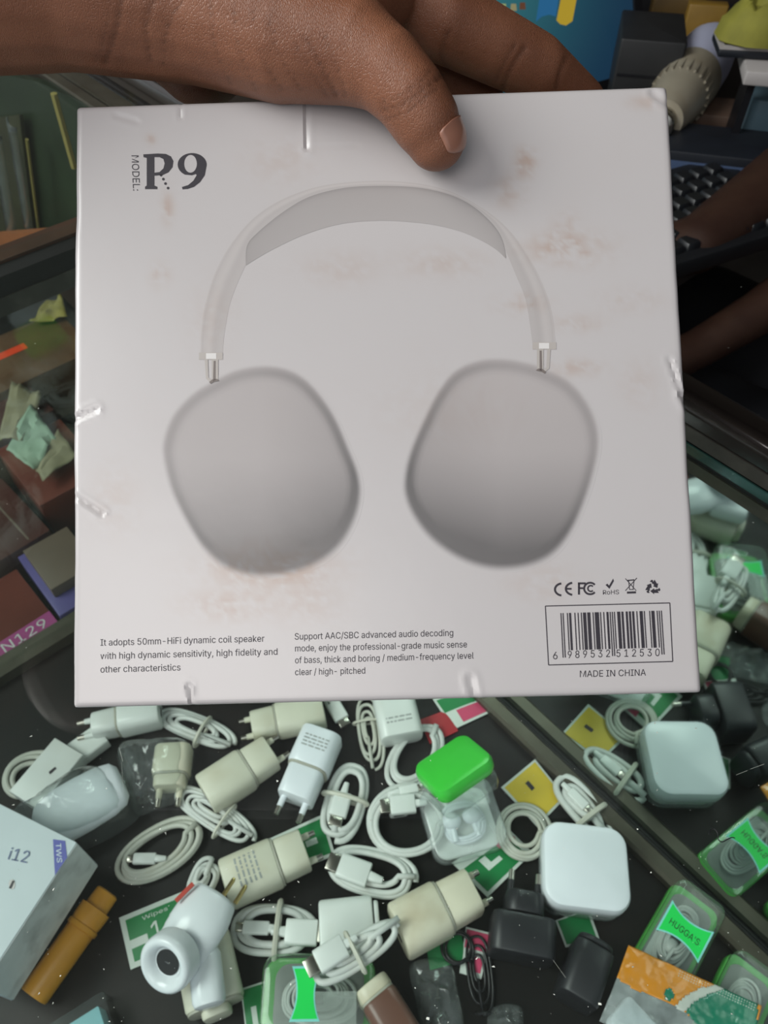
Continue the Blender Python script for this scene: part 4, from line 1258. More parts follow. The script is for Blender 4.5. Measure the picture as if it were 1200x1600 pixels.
# ------------------------------------------------------------------ goods in the case: builders
def px_len(p, n):
    """metres for n photo pixels at world point p"""
    return n * (Vector(p) - CAM).dot(FWD) / FPX
G_CH = 'wall chargers in the case'
def charger(label, a, b, wpx, m, T=0.024, z=0.0, frac=0.6, plugw=0.86, pins=22, pinrow=0.27, r=0.30, pitch=0.0, port=True, textbars=0, name='wall_charger', cat='charger', m2=None, seam=True, mirrored=False, pinmat=None, group=G_CH, tipmat=None, roll=False):
    """a = photo pixel of the body end, b = of the plug end; wpx = body width in pixels"""
    f = refl if mirrored else at
    zc = z + T * 0.8
    p, q = f(*a, zc), f(*b, zc)
    fr, L = flat_frame(p, q, z, pitch)
    Wd = px_len(p, wpx)
    t = thing(name, label, cat, fr(L / 2, 0, 0), group)
    xb = L * frac
    bar(MB(), fr, 0, xb, Wd, T, T / 2, T * r, 0.0022).build('body', m, t)
    m2 = m2 or m
    if seam:
        bar(MB(), fr, xb - 0.0004, xb + 0.0012, Wd * 0.95, T * 0.94, T / 2, T * r, 0.0002).build('seam', M_SEAM, t)
    pl_ = bar(MB(), fr, xb + 0.001, L, Wd * plugw, T * 0.88, T / 2, T * 0.22, 0.0016, w1=Wd * plugw * 0.97, h1=T * 0.84).build('plug_block', m2, t)
    if pins:
        pl = px_len(p, pins)
        for k in (-1, 1):
            y = Wd * pinrow * k
            o = lathe(MB(), fr(L - 0.0005, y, T / 2), fr.x, [(0, 0.0026), (pl * 0.55, 0.0024), (pl * 0.56, 0.0021)], 12).build('pin', pinmat or m2, t)
            lathe(MB(), fr(L + pl * 0.55 - 0.0005, y, T / 2), fr.x, [(0, 0.0022), (pl * 0.42, 0.0021), (pl * 0.45, 0.0012)], 12).build('pin_tip', tipmat or M_METAL, o)
    if port:
        bar(MB(), fr, -0.0003, 0.001, Wd * 0.36, T * 0.2, T / 2, 0.0005, 0.0001).build('usb_port', M_PORT, t)
    if textbars:
        rnd = random.Random(textbars)
        mb = MB()
        for i in range(textbars):
            x = xb * (0.28 + 0.09 * i)
            y = -Wd * 0.30
            while y < Wd * 0.28:
                l = Wd * rnd.uniform(0.05, 0.16)
                mb.box(fr(x, y, T + 0.00005), fr.x * (xb * 0.035), fr.y * min(l, Wd * 0.3 - y), fr.z * 0.00008)
                y += l + Wd * 0.03
        mb.build('rating_print', M_GREYPRINT, t, 0)
    return t, fr, L, Wd

G_CB = 'cables lying in the case'
def oval_path(fr, L, w, turns, seed, rad, shrink=0.10, sq=0.78, z0=None, tilt=0.0, phase=0.0, lift=0.35, n=36):
    """continuous wound cable: ovals along frame x, L long and w wide"""
    rnd = random.Random(seed)
    P = []
    z0 = rad if z0 is None else z0
    par = [(rnd.uniform(-1, 1), rnd.uniform(-1, 1), rnd.uniform(-0.06, 0.06)) for _ in range(turns + 2)]
    N_ = turns * n
    for i in range(N_ + 1):
        k = i / n
        t0 = int(k)
        a = 2 * PI * (k - t0) + phase
        fk = k - t0
        p0, p1 = par[t0], par[min(t0 + 1, turns + 1)]
        ox = (p0[0] + (p1[0] - p0[0]) * fk) * rad * 1.3
        oy = (p0[1] + (p1[1] - p0[1]) * fk) * rad * 1.3
        s = 1 - shrink * (k % max(turns, 1)) / max(turns - 1, 1) * (1 if True else 0)
        ca, sa = math.cos(a), math.sin(a)
        x = math.copysign(abs(ca) ** sq, ca) * (L / 2 - rad) * s + ox
        y = math.copysign(abs(sa) ** sq, sa) * (w / 2 - rad) * s + oy
        z = z0 + rad * 2 * lift * k + rad * 0.5 * (1 + math.sin(a * 2 + seed))
        P.append(fr(x, y, z))
    return P
def usb_plug(fr, x, y, z, ang, s=1.0, kind='a', m=None, parent=None):
    """moulded boot with a metal shell, centred at frame x,y"""
    c, sn = math.cos(ang), math.sin(ang)
    f2 = Frame(fr(x, y, z), fr.x * c + fr.y * sn, fr.y * c - fr.x * sn, fr.z)
    m = m or M_WHITE
    w = (0.0165 if kind == 'a' else 0.0105) * s
    h = (0.0078 if kind == 'a' else 0.0062) * s
    b = bar(MB(), f2, -0.011 * s, 0.011 * s, w, h, 0, h * 0.3, 0.001).build('plug', m, parent)
    bar(MB(), f2, -0.021 * s, -0.0105 * s, 0.0048 * s, 0.0045 * s, 0, 0.002 * s, 0.0004, w1=0.007 * s, h1=0.006 * s).build('strain_relief', m, b)
    bar(MB(), f2, 0.011 * s, 0.0195 * s if kind == 'a' else 0.017 * s, w * 0.72, h * 0.56, 0, h * 0.1 if kind == 'a' else h * 0.27, 0.0003).build('metal_shell', M_METAL, b)
    return b
def tie_band(fr, x, w, h, rad, parent, m=None, ang=0.0, y=0.0):
    c, s = math.cos(ang), math.sin(ang)
    P = []
    for i in range(20):
        a = 2 * PI * i / 20
        yy = math.cos(a) * w / 2
        zz = max(0.0004, h / 2 + math.sin(a) * h / 2)
        P.append(fr(x + s * yy, y + c * yy, zz))
    mb = MB()
    # flat little strap
    mb.tube(P, rad, 6, True)
    return mb.build('tie', m or M_TIE, parent)
def cable(label, a, b, wpx, turns, rpx=4.2, seed=1, m=None, z=0.001, shrink=0.12, sq=0.78, tie=None, plugs=(), name='usb_cable', cat='cable', flat=1.0, mirrored=False, tilt=0.0, phase=0.0, lift=0.3, group=G_CB, tiemat=None):
    f = refl if mirrored else at
    p, q = f(*a, z + 0.006), f(*b, z + 0.006)
    fr, L = flat_frame(p, q, z)
    fr.o = fr(L / 2, 0, 0)
    w = px_len(p, wpx)
    rad = px_len(p, rpx)
    t = thing(name, label, cat, fr(0, 0, 0), group)
    P = oval_path(fr, L, w, turns, seed, rad, shrink, sq, phase=phase, lift=lift)
    MB().tube(P, rad, 8, False, flat, up=(0, 0, 1) if flat != 1.0 else None).build('cord', m or M_CORD, t, 180)
    h = rad * 2 * (1 + lift * turns) + rad
    for tx, tw in (tie or ()):
        tie_band(fr, tx * L, w * tw, h * 1.12, rad * 0.75, t, tiemat)
    for (x, y, ang, s, kind) in plugs:
        usb_plug(fr, x * L, y * w, rad + 0.004 * s + (h * 0.3), ang, s * 0.85, kind, None, t)
    return t, fr, L, w
G_CARD = 'screen wipe sachets in the case'
def quad(cs, z, f=None):
    P = [(f or at)(u, v, z) for u, v in cs]
    def Q(a, b, o=0.0):
        p = (P[0] * (1 - a) + P[1] * a) * (1 - b) + (P[3] * (1 - a) + P[2] * a) * b
        return Vector((p.x, p.y, z + o))
    return Q
def card(label, cs, m, z=0.001, panels=(), th=0.0012, mirrored=False, name='wipe_sachet', cat='sachet', group=G_CARD, texts=()):
    """flat printed sachet; corners TL TR BR BL in photo pixels; panels (a0,b0,a1,b1,material)"""
    Q = quad(cs, z + th, refl if mirrored else at)
    c = Q(0.5, 0.5)
    t = thing(name, label, cat, (c.x, c.y, z), group)
    n = 8
    rim = [(i / n, 0) for i in range(n)] + [(1, i / n) for i in range(n)] + [(1 - i / n, 1) for i in range(n)] + [(0, 1 - i / n) for i in range(n)]
    def puff(a, b):
        return 0.0014 * math.sin(PI * a) * math.sin(PI * b)
    vs, fs = [], []
    for j in range(n + 1):
        for i in range(n + 1):
            vs.append(Q(i / n, j / n, puff(i / n, j / n)))
    for j in range(n):
        for i in range(n):
            q = j * (n + 1) + i
            fs.append((q, q + 1, q + n + 2, q + n + 1))
    b0 = len(vs)
    for a, b in rim:
        vs.append(Q(a, b, -th))
    idx = [i for i in range(n)] + [(n + 1) * i + n for i in range(n)] + [(n + 1) * n + n - i for i in range(n)] + [(n + 1) * (n - i) for i in range(n)]
    m_ = len(rim)
    for k in range(m_):
        fs.append((idx[k], b0 + k, b0 + (k + 1) % m_, idx[(k + 1) % m_]))
    fs.append(tuple(b0 + k for k in range(m_)))
    MB().add(vs, fs).build('pouch', m, t, 40)
    for (a0, b0_, a1, b1, pm) in panels:
        k = 6
        vs, fs = [], []
        for j in range(k + 1):
            for i in range(k + 1):
                a = a0 + (a1 - a0) * i / k
                b = b0_ + (b1 - b0_) * j / k
                vs.append(Q(a, b, puff(a, b) + 0.0003))
        for j in range(k):
            for i in range(k):
                q = j * (k + 1) + i
                fs.append((q, q + 1, q + k + 2, q + k + 1))
        MB().add(vs, fs).build('printed_panel', pm, t, 180, recalc=False)
    for (s, a0, a1, b, capb, pm) in texts:
        text_part('print', s, lambda x, y: Q(a0 + (a1 - a0) * x, b - capb * y, puff(a0 + (a1 - a0) * x, b - capb * y) + 0.0006), pm, t)
    return t, Q
def bag_sheet(name, label, cs, z, H, seed, m=None, cat='plastic bag', group='clear plastic bags', rough=1.0, f=None):
    """crumpled closed clear bag over an outline of photo pixels"""
    P = smooth_poly(cs, 4)
    c = (sum(p[0] for p in P) / len(P), sum(p[1] for p in P) / len(P))
    rings = [0.02, 0.25, 0.45, 0.62, 0.78, 0.9, 1.0]
    vs, fs = [], []
    n = len(P)
    for r in rings:
        for p in P:
            u, v = c[0] + (p[0] - c[0]) * r, c[1] + (p[1] - c[1]) * r
            w = (f or at)(u, v, z + H * 0.5)
            hh = H * math.sqrt(max(0, 1 - r ** 2.5)) + 0.012 * rough * (fbm(u / 14.0 + seed, v / 14.0) - 0.45) * (1.1 - r)
            vs.append(Vector((w.x, w.y, z + max(0.001, hh))))
    m0 = len(vs)
    for i in range(len(rings) - 1):
        for j in range(n):
            k = (j + 1) % n
            fs.append((i * n + j, i * n + k, (i + 1) * n + k, (i + 1) * n + j))
    fs.append(tuple(range(n)))
    base = (len(rings) - 1) * n
    for j in range(n):
        p = vs[base + j]
        vs.append(Vector((p.x, p.y, z + 0.0004)))
    for j in range(n):
        k = (j + 1) % n
        fs.append((base + j, base + k, m0 + k, m0 + j))
    fs.append(tuple(m0 + j for j in range(n)))
    o = MB().add(vs, fs).build(name, m or M_BAG, None, 45)
    tag(o, label, cat, group)
    return o
M_EARCASE_LABEL = mat('case_label_green', srgb(20, 226, 92), 0.35, vary=0.05)
M_EARCASE_RIM = mat('case_label_rim', srgb(150, 232, 226), 0.25, vary=0.1)
M_STICK = mat('grey_sticker', srgb(196, 202, 198), 0.5, vary=0.06)
M_GREENCLR = clear_mat('green_clear', (0.55, 0.9, 0.52, 1), haze=0.4, rough=0.08, hazecol=(0.22, 0.62, 0.20, 1), bscale=40)
M_GREENT = mat('green_tray', srgb(86, 176, 78), 0.3, vary=0.06)
M_BUD = mat('earphone_grey_white', srgb(190, 194, 190), 0.4, vary=0.08)
M_INSERT = mat('grey_insert', srgb(128, 132, 128), 0.4, vary=0.15)
G_EC = 'clear earphone cases with green trays'
def ear_case(label, corners, z=0.0, H=0.030, flip=False, lab=None, sticker=None, seed=3, tray=M_GREEN, name='earphone_case', buds=True):
    """corners: three photo pixels top-left, top-right, bottom-left of the case (at its top)"""
    zt = z + H * 0.8
    p, q, s = (at(u, v, zt) for u, v in corners)
    x = (q - p); x.z = 0
    y = (s - p); y.z = 0
    Lx, Ly = x.length, y.length
    xn = x.normalized()
    yn = Vector((0, 0, 1)).cross(xn)
    if yn.dot(y) < 0:
        yn = -yn
    c = p + x / 2 + yn * Ly / 2
    fr = Frame((c.x, c.y, z), xn, yn, (0, 0, 1))
    t = thing(name, label, 'earphone case', fr(0, 0, 0), G_EC)
    r = min(Lx, Ly) * 0.2
    hb = H * 0.36
    if not flip:
        slab(MB(), fr, Lx, Ly, 0.0, hb, r, 0.002, 5).build('tray', tray, t)
        slab(MB(), fr, Lx * 0.985, Ly * 0.985, hb + 0.0004, H, r, 0.0045, 5).build('clear_lid', M_CLEAR, t)
    else:
        slab(MB(), fr, Lx * 0.985, Ly * 0.985, 0.0, H - hb - 0.001, r, 0.0045, 5).build('clear_lid', M_CLEAR, t)
        slab(MB(), fr, Lx, Ly, H - hb, H, r, 0.0045, 6).build('tray', tray, t)
    if buds and not flip:
        slab(MB(), fr, Lx * 0.80, Ly * 0.84, hb - 0.0004, hb + 0.0006, r, 0.0003, 5).build('insert', M_INSERT, t)
        f2 = Frame(fr(0, 0, hb + 0.0005), xn if Lx > Ly else yn, yn if Lx > Ly else -xn, (0, 0, 1))
        e = thing('earphones', label.split(' with')[0] + ', the coiled earphones inside it' if False else 'coiled pale earphones inside the ' + seed_label(seed), 'earphones', f2(0, 0, 0), 'earphones in the cases')
        LL, ww = max(Lx, Ly) * 0.72, min(Lx, Ly) * 0.66
        rr_ = 0.0013
        P = oval_path(f2, LL, ww, 6, seed, rr_, 0.5, 0.85, lift=0.5)
        MB().tube(P, rr_, 6).build('cord', M_BUD, e, 180)
        for k in (-1, 1):
            b = MB().ball(f2(LL * 0.16 * k, ww * 0.05, 0.0062), 0.0058, 0.0052, 0.0045, 8, (f2.x, f2.y, f2.z)).build('earbud', M_BUD, e, 180)
            MB().tube([f2(LL * 0.16 * k, ww * 0.05, 0.005), f2(LL * 0.10 * k, -ww * 0.28, 0.005)], 0.002, 8).build('stem', M_BUD, b)
    return t, fr, Lx, Ly
_SL = {}
def seed_label(s):
    return _SL[s]
def hourglass(fr, mb, cx, cy, ux, uy, lx, ly, z):
    P = []
    n = 10
    for i in range(n + 1):
        a = -1 + 2 * i / n
        P.append((a * lx, ly * (0.62 + 0.38 * a * a)))
    for i in range(n + 1):
        a = 1 - 2 * i / n
        P.append((a * lx, -ly * (0.62 + 0.38 * a * a)))
    mb.flat([[fr(cx + ux[0] * a + uy[0] * b, cy + ux[1] * a + uy[1] * b, z) for a, b in P]])
    return mb

# ------------------------------------------------------------------ goods in the case: what lies where
charger('glossy bright white charger, cleanest of all, pins pointing down to the dark floor', (504, 1140), (459, 1244), 66, M_BRIGHT, T=0.030, frac=0.56, pins=30, port=False, textbars=4, tipmat=M_METAL)
charger('yellowed cream charger between the top cable hank and the bright white charger', (318, 1238), (423, 1169), 66, M_CREAM, T=0.028, frac=0.62, pins=24, textbars=0)
charger('white charger half under the carton bottom edge, pins pointing left', (505, 1104), (392, 1130), 52, M_CREAM, T=0.026, frac=0.66, pins=20)
charger('worn white charger with faded grey rating print, pins over a green sachet', (349, 1378), (476, 1322), 74, M_CREAM, T=0.030, frac=0.64, pins=24, textbars=5, port=False)
charger('large ivory charger with stained seam, pins pointing at the black charger', (622, 1452), (742, 1387), 84, M_IVORY, T=0.034, frac=0.58, pins=24, z=0.0)
charger('plain white charger body between the bundled cable and the large ivory charger', (499, 1450), (593, 1440), 82, M_WHITE, T=0.022, frac=0.9, pins=0, z=0.0, plugw=0.8, seam=False)
charger('white charger with rounded end poking out below the carton next to the green lidded case', (629, 1150), (606, 1050), 68, M_WHITE, T=0.024, frac=0.66, pins=0, textbars=2, port=False)
charger('cream charger lying under the white earbud-shaped plug at the bottom', (312, 1462), (338, 1588), 86, M_CREAM, T=0.026, frac=0.86, pins=0, plugw=0.5, port=False, seam=True)
charger('white charger nearest the left carton corner, one pin touching the corner', (248, 1106), (142, 1130), 46, M_WHITE, T=0.026, frac=0.62, pins=26)
charger('big black charger with pins up beside the square white case', (816, 1494), (822, 1392), 102, M_BLACK, T=0.036, frac=0.62, pins=38, plugw=0.62, pinrow=0.22, group='black chargers', port=False, seam=False, pinmat=M_BLACK, tipmat=M_METAL, r=0.2)
charger('slanting black charger block at the bottom, without visible pins', (902, 1562), (934, 1468), 64, M_BLACK, T=0.040, frac=0.88, pins=0, plugw=0.9, group='black chargers', port=False, r=0.18, seam=False)
M_BROWNP = mat('brown_plastic', srgb(112, 78, 66), 0.35, vary=0.12)
charger('brown charger with a cream end cut off by the bottom of the picture', (648, 1650), (577, 1534), 62, M_BROWNP, T=0.036, frac=0.80, pins=0, plugw=1.0, m2=M_IVORY, group='brown chargers', port=False, r=0.18)
# cables
cable('small round white cable coil at the far left above the blue-banded carton', (-2, 1215), (92, 1212), 84, 3, seed=2, shrink=0.34, sq=0.95, rpx=4.2, m=M_CORDGREY, phase=0.8)
cable('white cable hank with a milky tie just below the carton, left', (238, 1112), (366, 1164), 46, 4, seed=5, shrink=0.5, rpx=4.0, tie=((0.12, 1.08),))
cable('loose grey-white cable coil lying alone on the dark floor', (178, 1368), (316, 1288), 82, 4, seed=8, shrink=0.22, rpx=4.6, m=M_CORDGREY, sq=0.95, lift=0.25, plugs=((-0.16, -0.05, 2.6, 0.9, 'c'),))
cable('thin white cable hank crossing under the cream charger corner', (270, 1230), (398, 1314), 48, 5, seed=11, shrink=0.6, rpx=3.4, tie=((0.14, 1.15),), z=0.004)
cable('flat white cable coil tucked behind the green lidded case', (612, 1235), (682, 1132), 78, 3, seed=14, shrink=0.22, rpx=4.4, flat=0.6, sq=0.95)
cable('thin white cable bundle with a paper tag hanging below the carton', (568, 1080), (584, 1202), 44, 4, seed=17, shrink=0.6, rpx=2.6, m=M_CORDGREY, tie=((-0.1, 1.0),))
cable('upright oval white cable loop, tied across the middle, under the bright charger', (558, 1184), (521, 1312), 66, 3, seed=20, shrink=0.26, rpx=4.8, tie=((0.02, 1.05),), plugs=((0.12, -0.05, 0.0, 1.0, 'a'),), z=0.002)
cable('round white cable coil with a metal USB tip in its centre', (570, 1290), (704, 1276), 118, 3, seed=23, shrink=0.16, rpx=4.6, sq=0.97, plugs=((-0.04, 0.20, PI, 1.05, 'a'), (0.05, 0.40, 0.1, 0.8, 'c')), z=0.004)
cable('flattened white cable loop holding a silver plug with orange contacts', (508, 1338), (652, 1374), 76, 3, seed=26, shrink=0.24, rpx=4.8, plugs=((-0.16, -0.16, PI - 0.1, 1.25, 'a'),), z=0.003)
cable('thick white cable hank at left of the plain white charger, tied in the middle', (356, 1450), (498, 1456), 82, 3, seed=29, shrink=0.3, rpx=5.6, tie=((0.05, 1.02),), plugs=((-0.18, 0.0, PI, 1.0, 'c'), (0.32, -0.05, 0.0, 1.2, 'a')), z=0.002)
cable('white cable hank slanting over the clear green case at the bottom', (482, 1536), (630, 1438), 56, 3, seed=32, shrink=0.45, rpx=5.4, tie=((-0.02, 1.15),), plugs=((-0.22, 0.28, PI, 1.1, 'a'),), z=0.034)
cable('white cable loop tied beside the yellow sachet, next to the mirror rail', (862, 1204), (952, 1312), 56, 2, seed=35, shrink=0.3, rpx=5.4, tie=((0.18, 1.1),), plugs=((-0.05, 0.0, 0.1, 0.9, 'c'),), z=0.003)
cable('flat cream cable coil between the clear earphone case and the square white case', (774, 1294), (866, 1304), 98, 4, seed=38, shrink=0.36, rpx=3.6, m=M_CORDGREY, sq=0.97, z=0.002)
cable('short white cable bundle rising behind the white earbud-shaped plug', (300, 1408), (334, 1336), 50, 4, seed=44, shrink=0.6, rpx=4.0, z=0.006)
t, fr, L, w = cable('thin black cable bundle tied at the bottom by the clear bags', (742, 1452), (757, 1588), 46, 3, seed=47, shrink=0.5, rpx=2.2, m=M_BLACKCORD, tie=((0.46, 0.5),), tiemat=M_BLACKCORD, z=0.002, group='black cables')
cable('black cable curling round the pink sachet beside the black charger', (690, 1462), (740, 1500), 60, 2, seed=48, shrink=0.2, rpx=2.4, m=M_BLACKCORD, z=0.004, group='black cables', sq=1.0)
cable('short white cable end with a plug between the top chargers', (508, 1080), (536, 1128), 30, 2, seed=49, shrink=0.5, rpx=3.4, plugs=((0.2, 0, 0, 0.9, 'a'),))

# sachets
card('green sachet with a white 1, half under the white earbud-shaped plug', ((186, 1434), (302, 1386), (322, 1466), (204, 1515)), M_CARDW, panels=((0.07, 0.10, 0.93, 0.90, M_CARDG), (0.07, 0.50, 0.30, 0.66, M_CARDW)), texts=(('1', 0.36, 0.50, 0.74, 0.40, M_CARDW), ('Wipes', 0.28, 0.62, 0.24, 0.08, M_CARDW)))
card('green sachet under the pins of the faded-print charger', ((404, 1318), (505, 1272), (524, 1336), (430, 1372)), M_CARDW, panels=((0.05, 0.08, 0.95, 0.92, M_CARDG), (0.62, 0.45, 0.8, 0.6, M_CARDW)))
card('white, green and pink sachet under the ivory charger pins', ((706, 1348), (792, 1292), (832, 1332), (762, 1402)), M_CARDW, panels=((0.06, 0.25, 0.90, 0.92, M_CARDG), (0.66, 0.04, 0.97, 0.40, M_CARDP), (0.3, 0.3, 0.42, 0.62, M_CARDW), (0.42, 0.5, 0.58, 0.62, M_CARDW)))
card('green and pink sachet at the carton bottom edge above the green lidded case', ((676, 1092), (742, 1072), (768, 1112), (708, 1140)), M_CARDW, panels=((0.05, 0.08, 0.9, 0.5, M_CARDG), (0.3, 0.55, 0.95, 0.93, M_CARDP)))
card('dark red sachet peeking out behind the flat cable coil', ((655, 1125), (700, 1108), (716, 1142), (672, 1162)), M_CARDR)
card('yellow sachet beside the mirror rail, under a tied white cable', ((783, 1230), (836, 1186), (884, 1246), (840, 1292)), M_CARDW, panels=((0.05, 0.05, 0.95, 0.95, M_CARDY), (0.45, 0.25, 0.55, 0.45, M_INK)))
card('green sachet mostly hidden under the slanting black charger', ((868, 1438), (920, 1420), (938, 1470), (884, 1480)), M_CARDW, panels=((0.05, 0.05, 0.92, 0.92, M_CARDG),))
card('green sachet left of the bottom clear case', ((376, 1545), (416, 1532), (426, 1600), (384, 1612)), M_CARDW, panels=((0.05, 0.05, 0.95, 0.95, M_CARDG), (0.3, 0.5, 0.5, 0.95, M_CARDW)))
card('pink and white sachet in the black cables', ((728, 1448), (768, 1458), (752, 1530), (718, 1520)), M_CARDW, panels=((0.05, 0.05, 0.95, 0.45, M_CARDP), (0.3, 0.6, 0.9, 0.9, M_CARDP)))
card('small green sachet under the large ivory charger', ((664, 1462), (716, 1440), (730, 1500), (672, 1516)), M_CARDG)

# earphone cases
_SL.update({3: 'case with the bright green label', 4: 'case at the right frame edge', 5: 'case at the bottom centre'})
t, fr, Lx, Ly = ear_case('clear earphone case with a bright green hourglass label, beside the mirror rail', ((1063, 1366), (1139, 1423), (969, 1486)), seed=3, tray=M_GREENT)
# label across the lid
zz = 0.0302
mb = hourglass(fr, MB(), 0, -0.002, (1, 0), (0, 1), Lx * 0.42, Ly * 0.17, zz)
lb = mb.build('label', M_EARCASE_RIM, t, 0)
hourglass(fr, MB(), 0, -0.002, (1, 0), (0, 1), Lx * 0.385, Ly * 0.145, zz + 0.0002).build('label_print', M_EARCASE_LABEL, lb, 0)
text_part('label_lettering', "HUGGA'S", lambda a, b: fr(Lx * (-0.29 + 0.58 * a), -0.002 + 0.0030 - 0.0045 * b, zz + 0.0004), M_INK, lb)
# printed sticker inside
MB().flat([[fr(a, b, 0.0115) for a, b in ((-Lx * 0.36, Ly * 0.05), (Lx * 0.1, Ly * 0.05), (Lx * 0.1, Ly * 0.38), (-Lx * 0.36, Ly * 0.38))]]).build('sticker', M_STICK, t, 0)
t, fr, Lx, Ly = ear_case('clear earphone case without a label, cut off by the right frame edge', ((1152, 1476), (1232, 1536), (1060, 1598)), seed=4, tray=M_GREENT)
t, fr, Lx, Ly = ear_case('clear earphone case under the slanting cable hank at the bottom', ((412, 1490), (586, 1488), (404, 1625)), seed=5, tray=M_GREENT)
mb = hourglass(fr, MB(), -Lx * 0.10, 0.0, (0, 1), (1, 0), Ly * 0.32, Lx * 0.13, zz)
lb = mb.build('label', M_EARCASE_RIM, t, 0)
hourglass(fr, MB(), -Lx * 0.10, 0.0, (0, 1), (1, 0), Ly * 0.29, Lx * 0.11, zz + 0.0002).build('label_print', M_EARCASE_LABEL, lb, 0)
stk = MB().flat([[fr(a, b, 0.0300) for a, b in ((-Lx * 0.02, -Ly * 0.02), (Lx * 0.34, -Ly * 0.02), (Lx * 0.34, Ly * 0.36), (-Lx * 0.02, Ly * 0.36))]]).build('sticker', M_STICK, t, 0)
# the upturned case lies tilted on its neighbours, long side towards the viewer
g0, g1 = at(640, 1196, 0.058), at(724, 1140, 0.058)
gx = (g1 - g0); gx.z = 0
gl = gx.length
gx.normalize()
gy = -Vector((0, 0, 1)).cross(gx)                     # level, towards the viewer
TL = R(30)
gy2 = gy * math.cos(TL) + Vector((0, 0, 1)) * math.sin(TL)
gz = gx.cross(gy2)
if gz.z < 0:
    gz = -gz
gw, gh = 0.041, 0.030
gtop = (g0 + g1) / 2
fg = Frame(gtop + gy2 * (gw / 2) - gz * gh, gx, gy2, gz)
t = thing('earphone_case', 'upturned earphone case with a solid bright green tray on top', 'earphone case', Vector((fg.o.x, fg.o.y, 0.021)), G_EC)
slab(MB(), fg, gl * 0.985, gw * 0.985, 0.0, gh * 0.5, 0.008, 0.004, 5).build('clear_lid', M_CLEAR, t)
slab(MB(), fg, gl, gw, gh * 0.5 + 0.0005, gh, 0.009, 0.0045, 6).build('tray', M_GREEN, t)
# clear case with white earphones, under it
M_FROST = clear_mat('frosted_clear', (0.93, 0.96, 0.96, 1), haze=0.24, rough=0.1, bscale=40)
p = [at(u, v, 0.018) for u, v in ((652, 1234), (768, 1206), (792, 1318), (680, 1352))]
c = sum(p, Vector()) / 4
x = (p[1] - p[0] + p[2] - p[3]); x.z = 0
Lx = x.length / 2
x.normalize()
yv = Vector((0, 0, 1)).cross(x)
Ly = abs((p[0] - p[3] + p[1] - p[2]).dot(yv)) / 2
frc = Frame((c.x, c.y, 0.0), x, yv, (0, 0, 1))
t = thing('earphone_case', 'square frosted clear case of white earphones under the green tray', 'earphone case', frc(0, 0, 0), G_EC)
slab(MB(), frc, Lx, Ly, 0.0, 0.0205, Lx * 0.2, 0.004, 5).build('clear_lid', M_FROST, t)
slab(MB(), frc, Lx * 0.86, Ly * 0.86, 0.0015, 0.004, Lx * 0.15, 0.0008, 5).build('tray', M_WHITE, t)
e = thing('earphones', 'white earphones wound inside the square frosted case', 'earphones', frc(0, 0, 0.0045), 'earphones in the cases')
f2 = Frame(frc(0, 0, 0.0045), frc.x, frc.y, frc.z)
MB().tube(oval_path(f2, Lx * 0.62, Ly * 0.62, 3, 9, 0.0016, 0.2, 0.8, lift=0.3), 0.0016, 8).build('cord', M_BRIGHT, e, 180)
for k in (-1, 1):
    b = MB().ball(f2(Lx * 0.14 * k, Ly * 0.02, 0.006), 0.0075, 0.0065, 0.0055, 8).build('earbud', M_BRIGHT, e, 180)
    MB().tube([f2(Lx * 0.14 * k, Ly * 0.02, 0.005), f2(Lx * 0.16 * k, -Ly * 0.26, 0.005)], 0.0024, 8).build('stem', M_BRIGHT, b)

# square white case
p = [at(u, v, 0.030) for u, v in ((846, 1286), (980, 1290), (986, 1438), (850, 1408))]
c = sum(p, Vector()) / 4
x = (p[1] - p[0] + p[2] - p[3]); x.z = 0
Lx = x.length / 2
x.normalize()
yv = Vector((0, 0, 1)).cross(x)
Ly = abs((p[0] - p[3] + p[1] - p[2]).dot(yv)) / 2
frc = Frame((c.x, c.y, 0.0), x, yv, (0, 0, 1))
t = thing('square_case', 'white rounded square earphone case, plain lid, in front of the mirror', 'earphone case', frc(0, 0, 0))
slab(MB(), frc, Lx * 0.97, Ly * 0.97, 0.0, 0.0150, Lx * 0.2, 0.003, 6).build('base', M_FROST, t)
slab(MB(), frc, Lx * 0.88, Ly * 0.88, 0.0015, 0.0145, Lx * 0.18, 0.002, 6).build('inner_tray', M_WHITE, t)
slab(MB(), frc, Lx, Ly, 0.0152, 0.0335, Lx * 0.22, 0.0045, 6).build('lid', M_BRIGHT, t)

# small adapter with a port
f = flat_frame(at(618, 1234, 0.012), at(624, 1270, 0.012), 0.0)[0]
t = thing('cable_adapter', 'small white adapter with a slot-shaped port, inside the round cable coil', 'adapter', f(0, 0, 0))
Lq = (at(618, 1234, 0.012) - at(624, 1270, 0.012)).length
bar(MB(), f, 0, Lq, px_len(f.o, 29), 0.013, 0.0065, 0.003, 0.0016).build('shell', M_WHITE, t)
bar(MB(), f, Lq - 0.001, Lq + 0.0003, px_len(f.o, 17), 0.004, 0.0065, 0.0012, 0.0001).build('port', M_PORT, t)
M_TAG = mat('paper_tag', srgb(196, 200, 196), 0.6, vary=0.08)

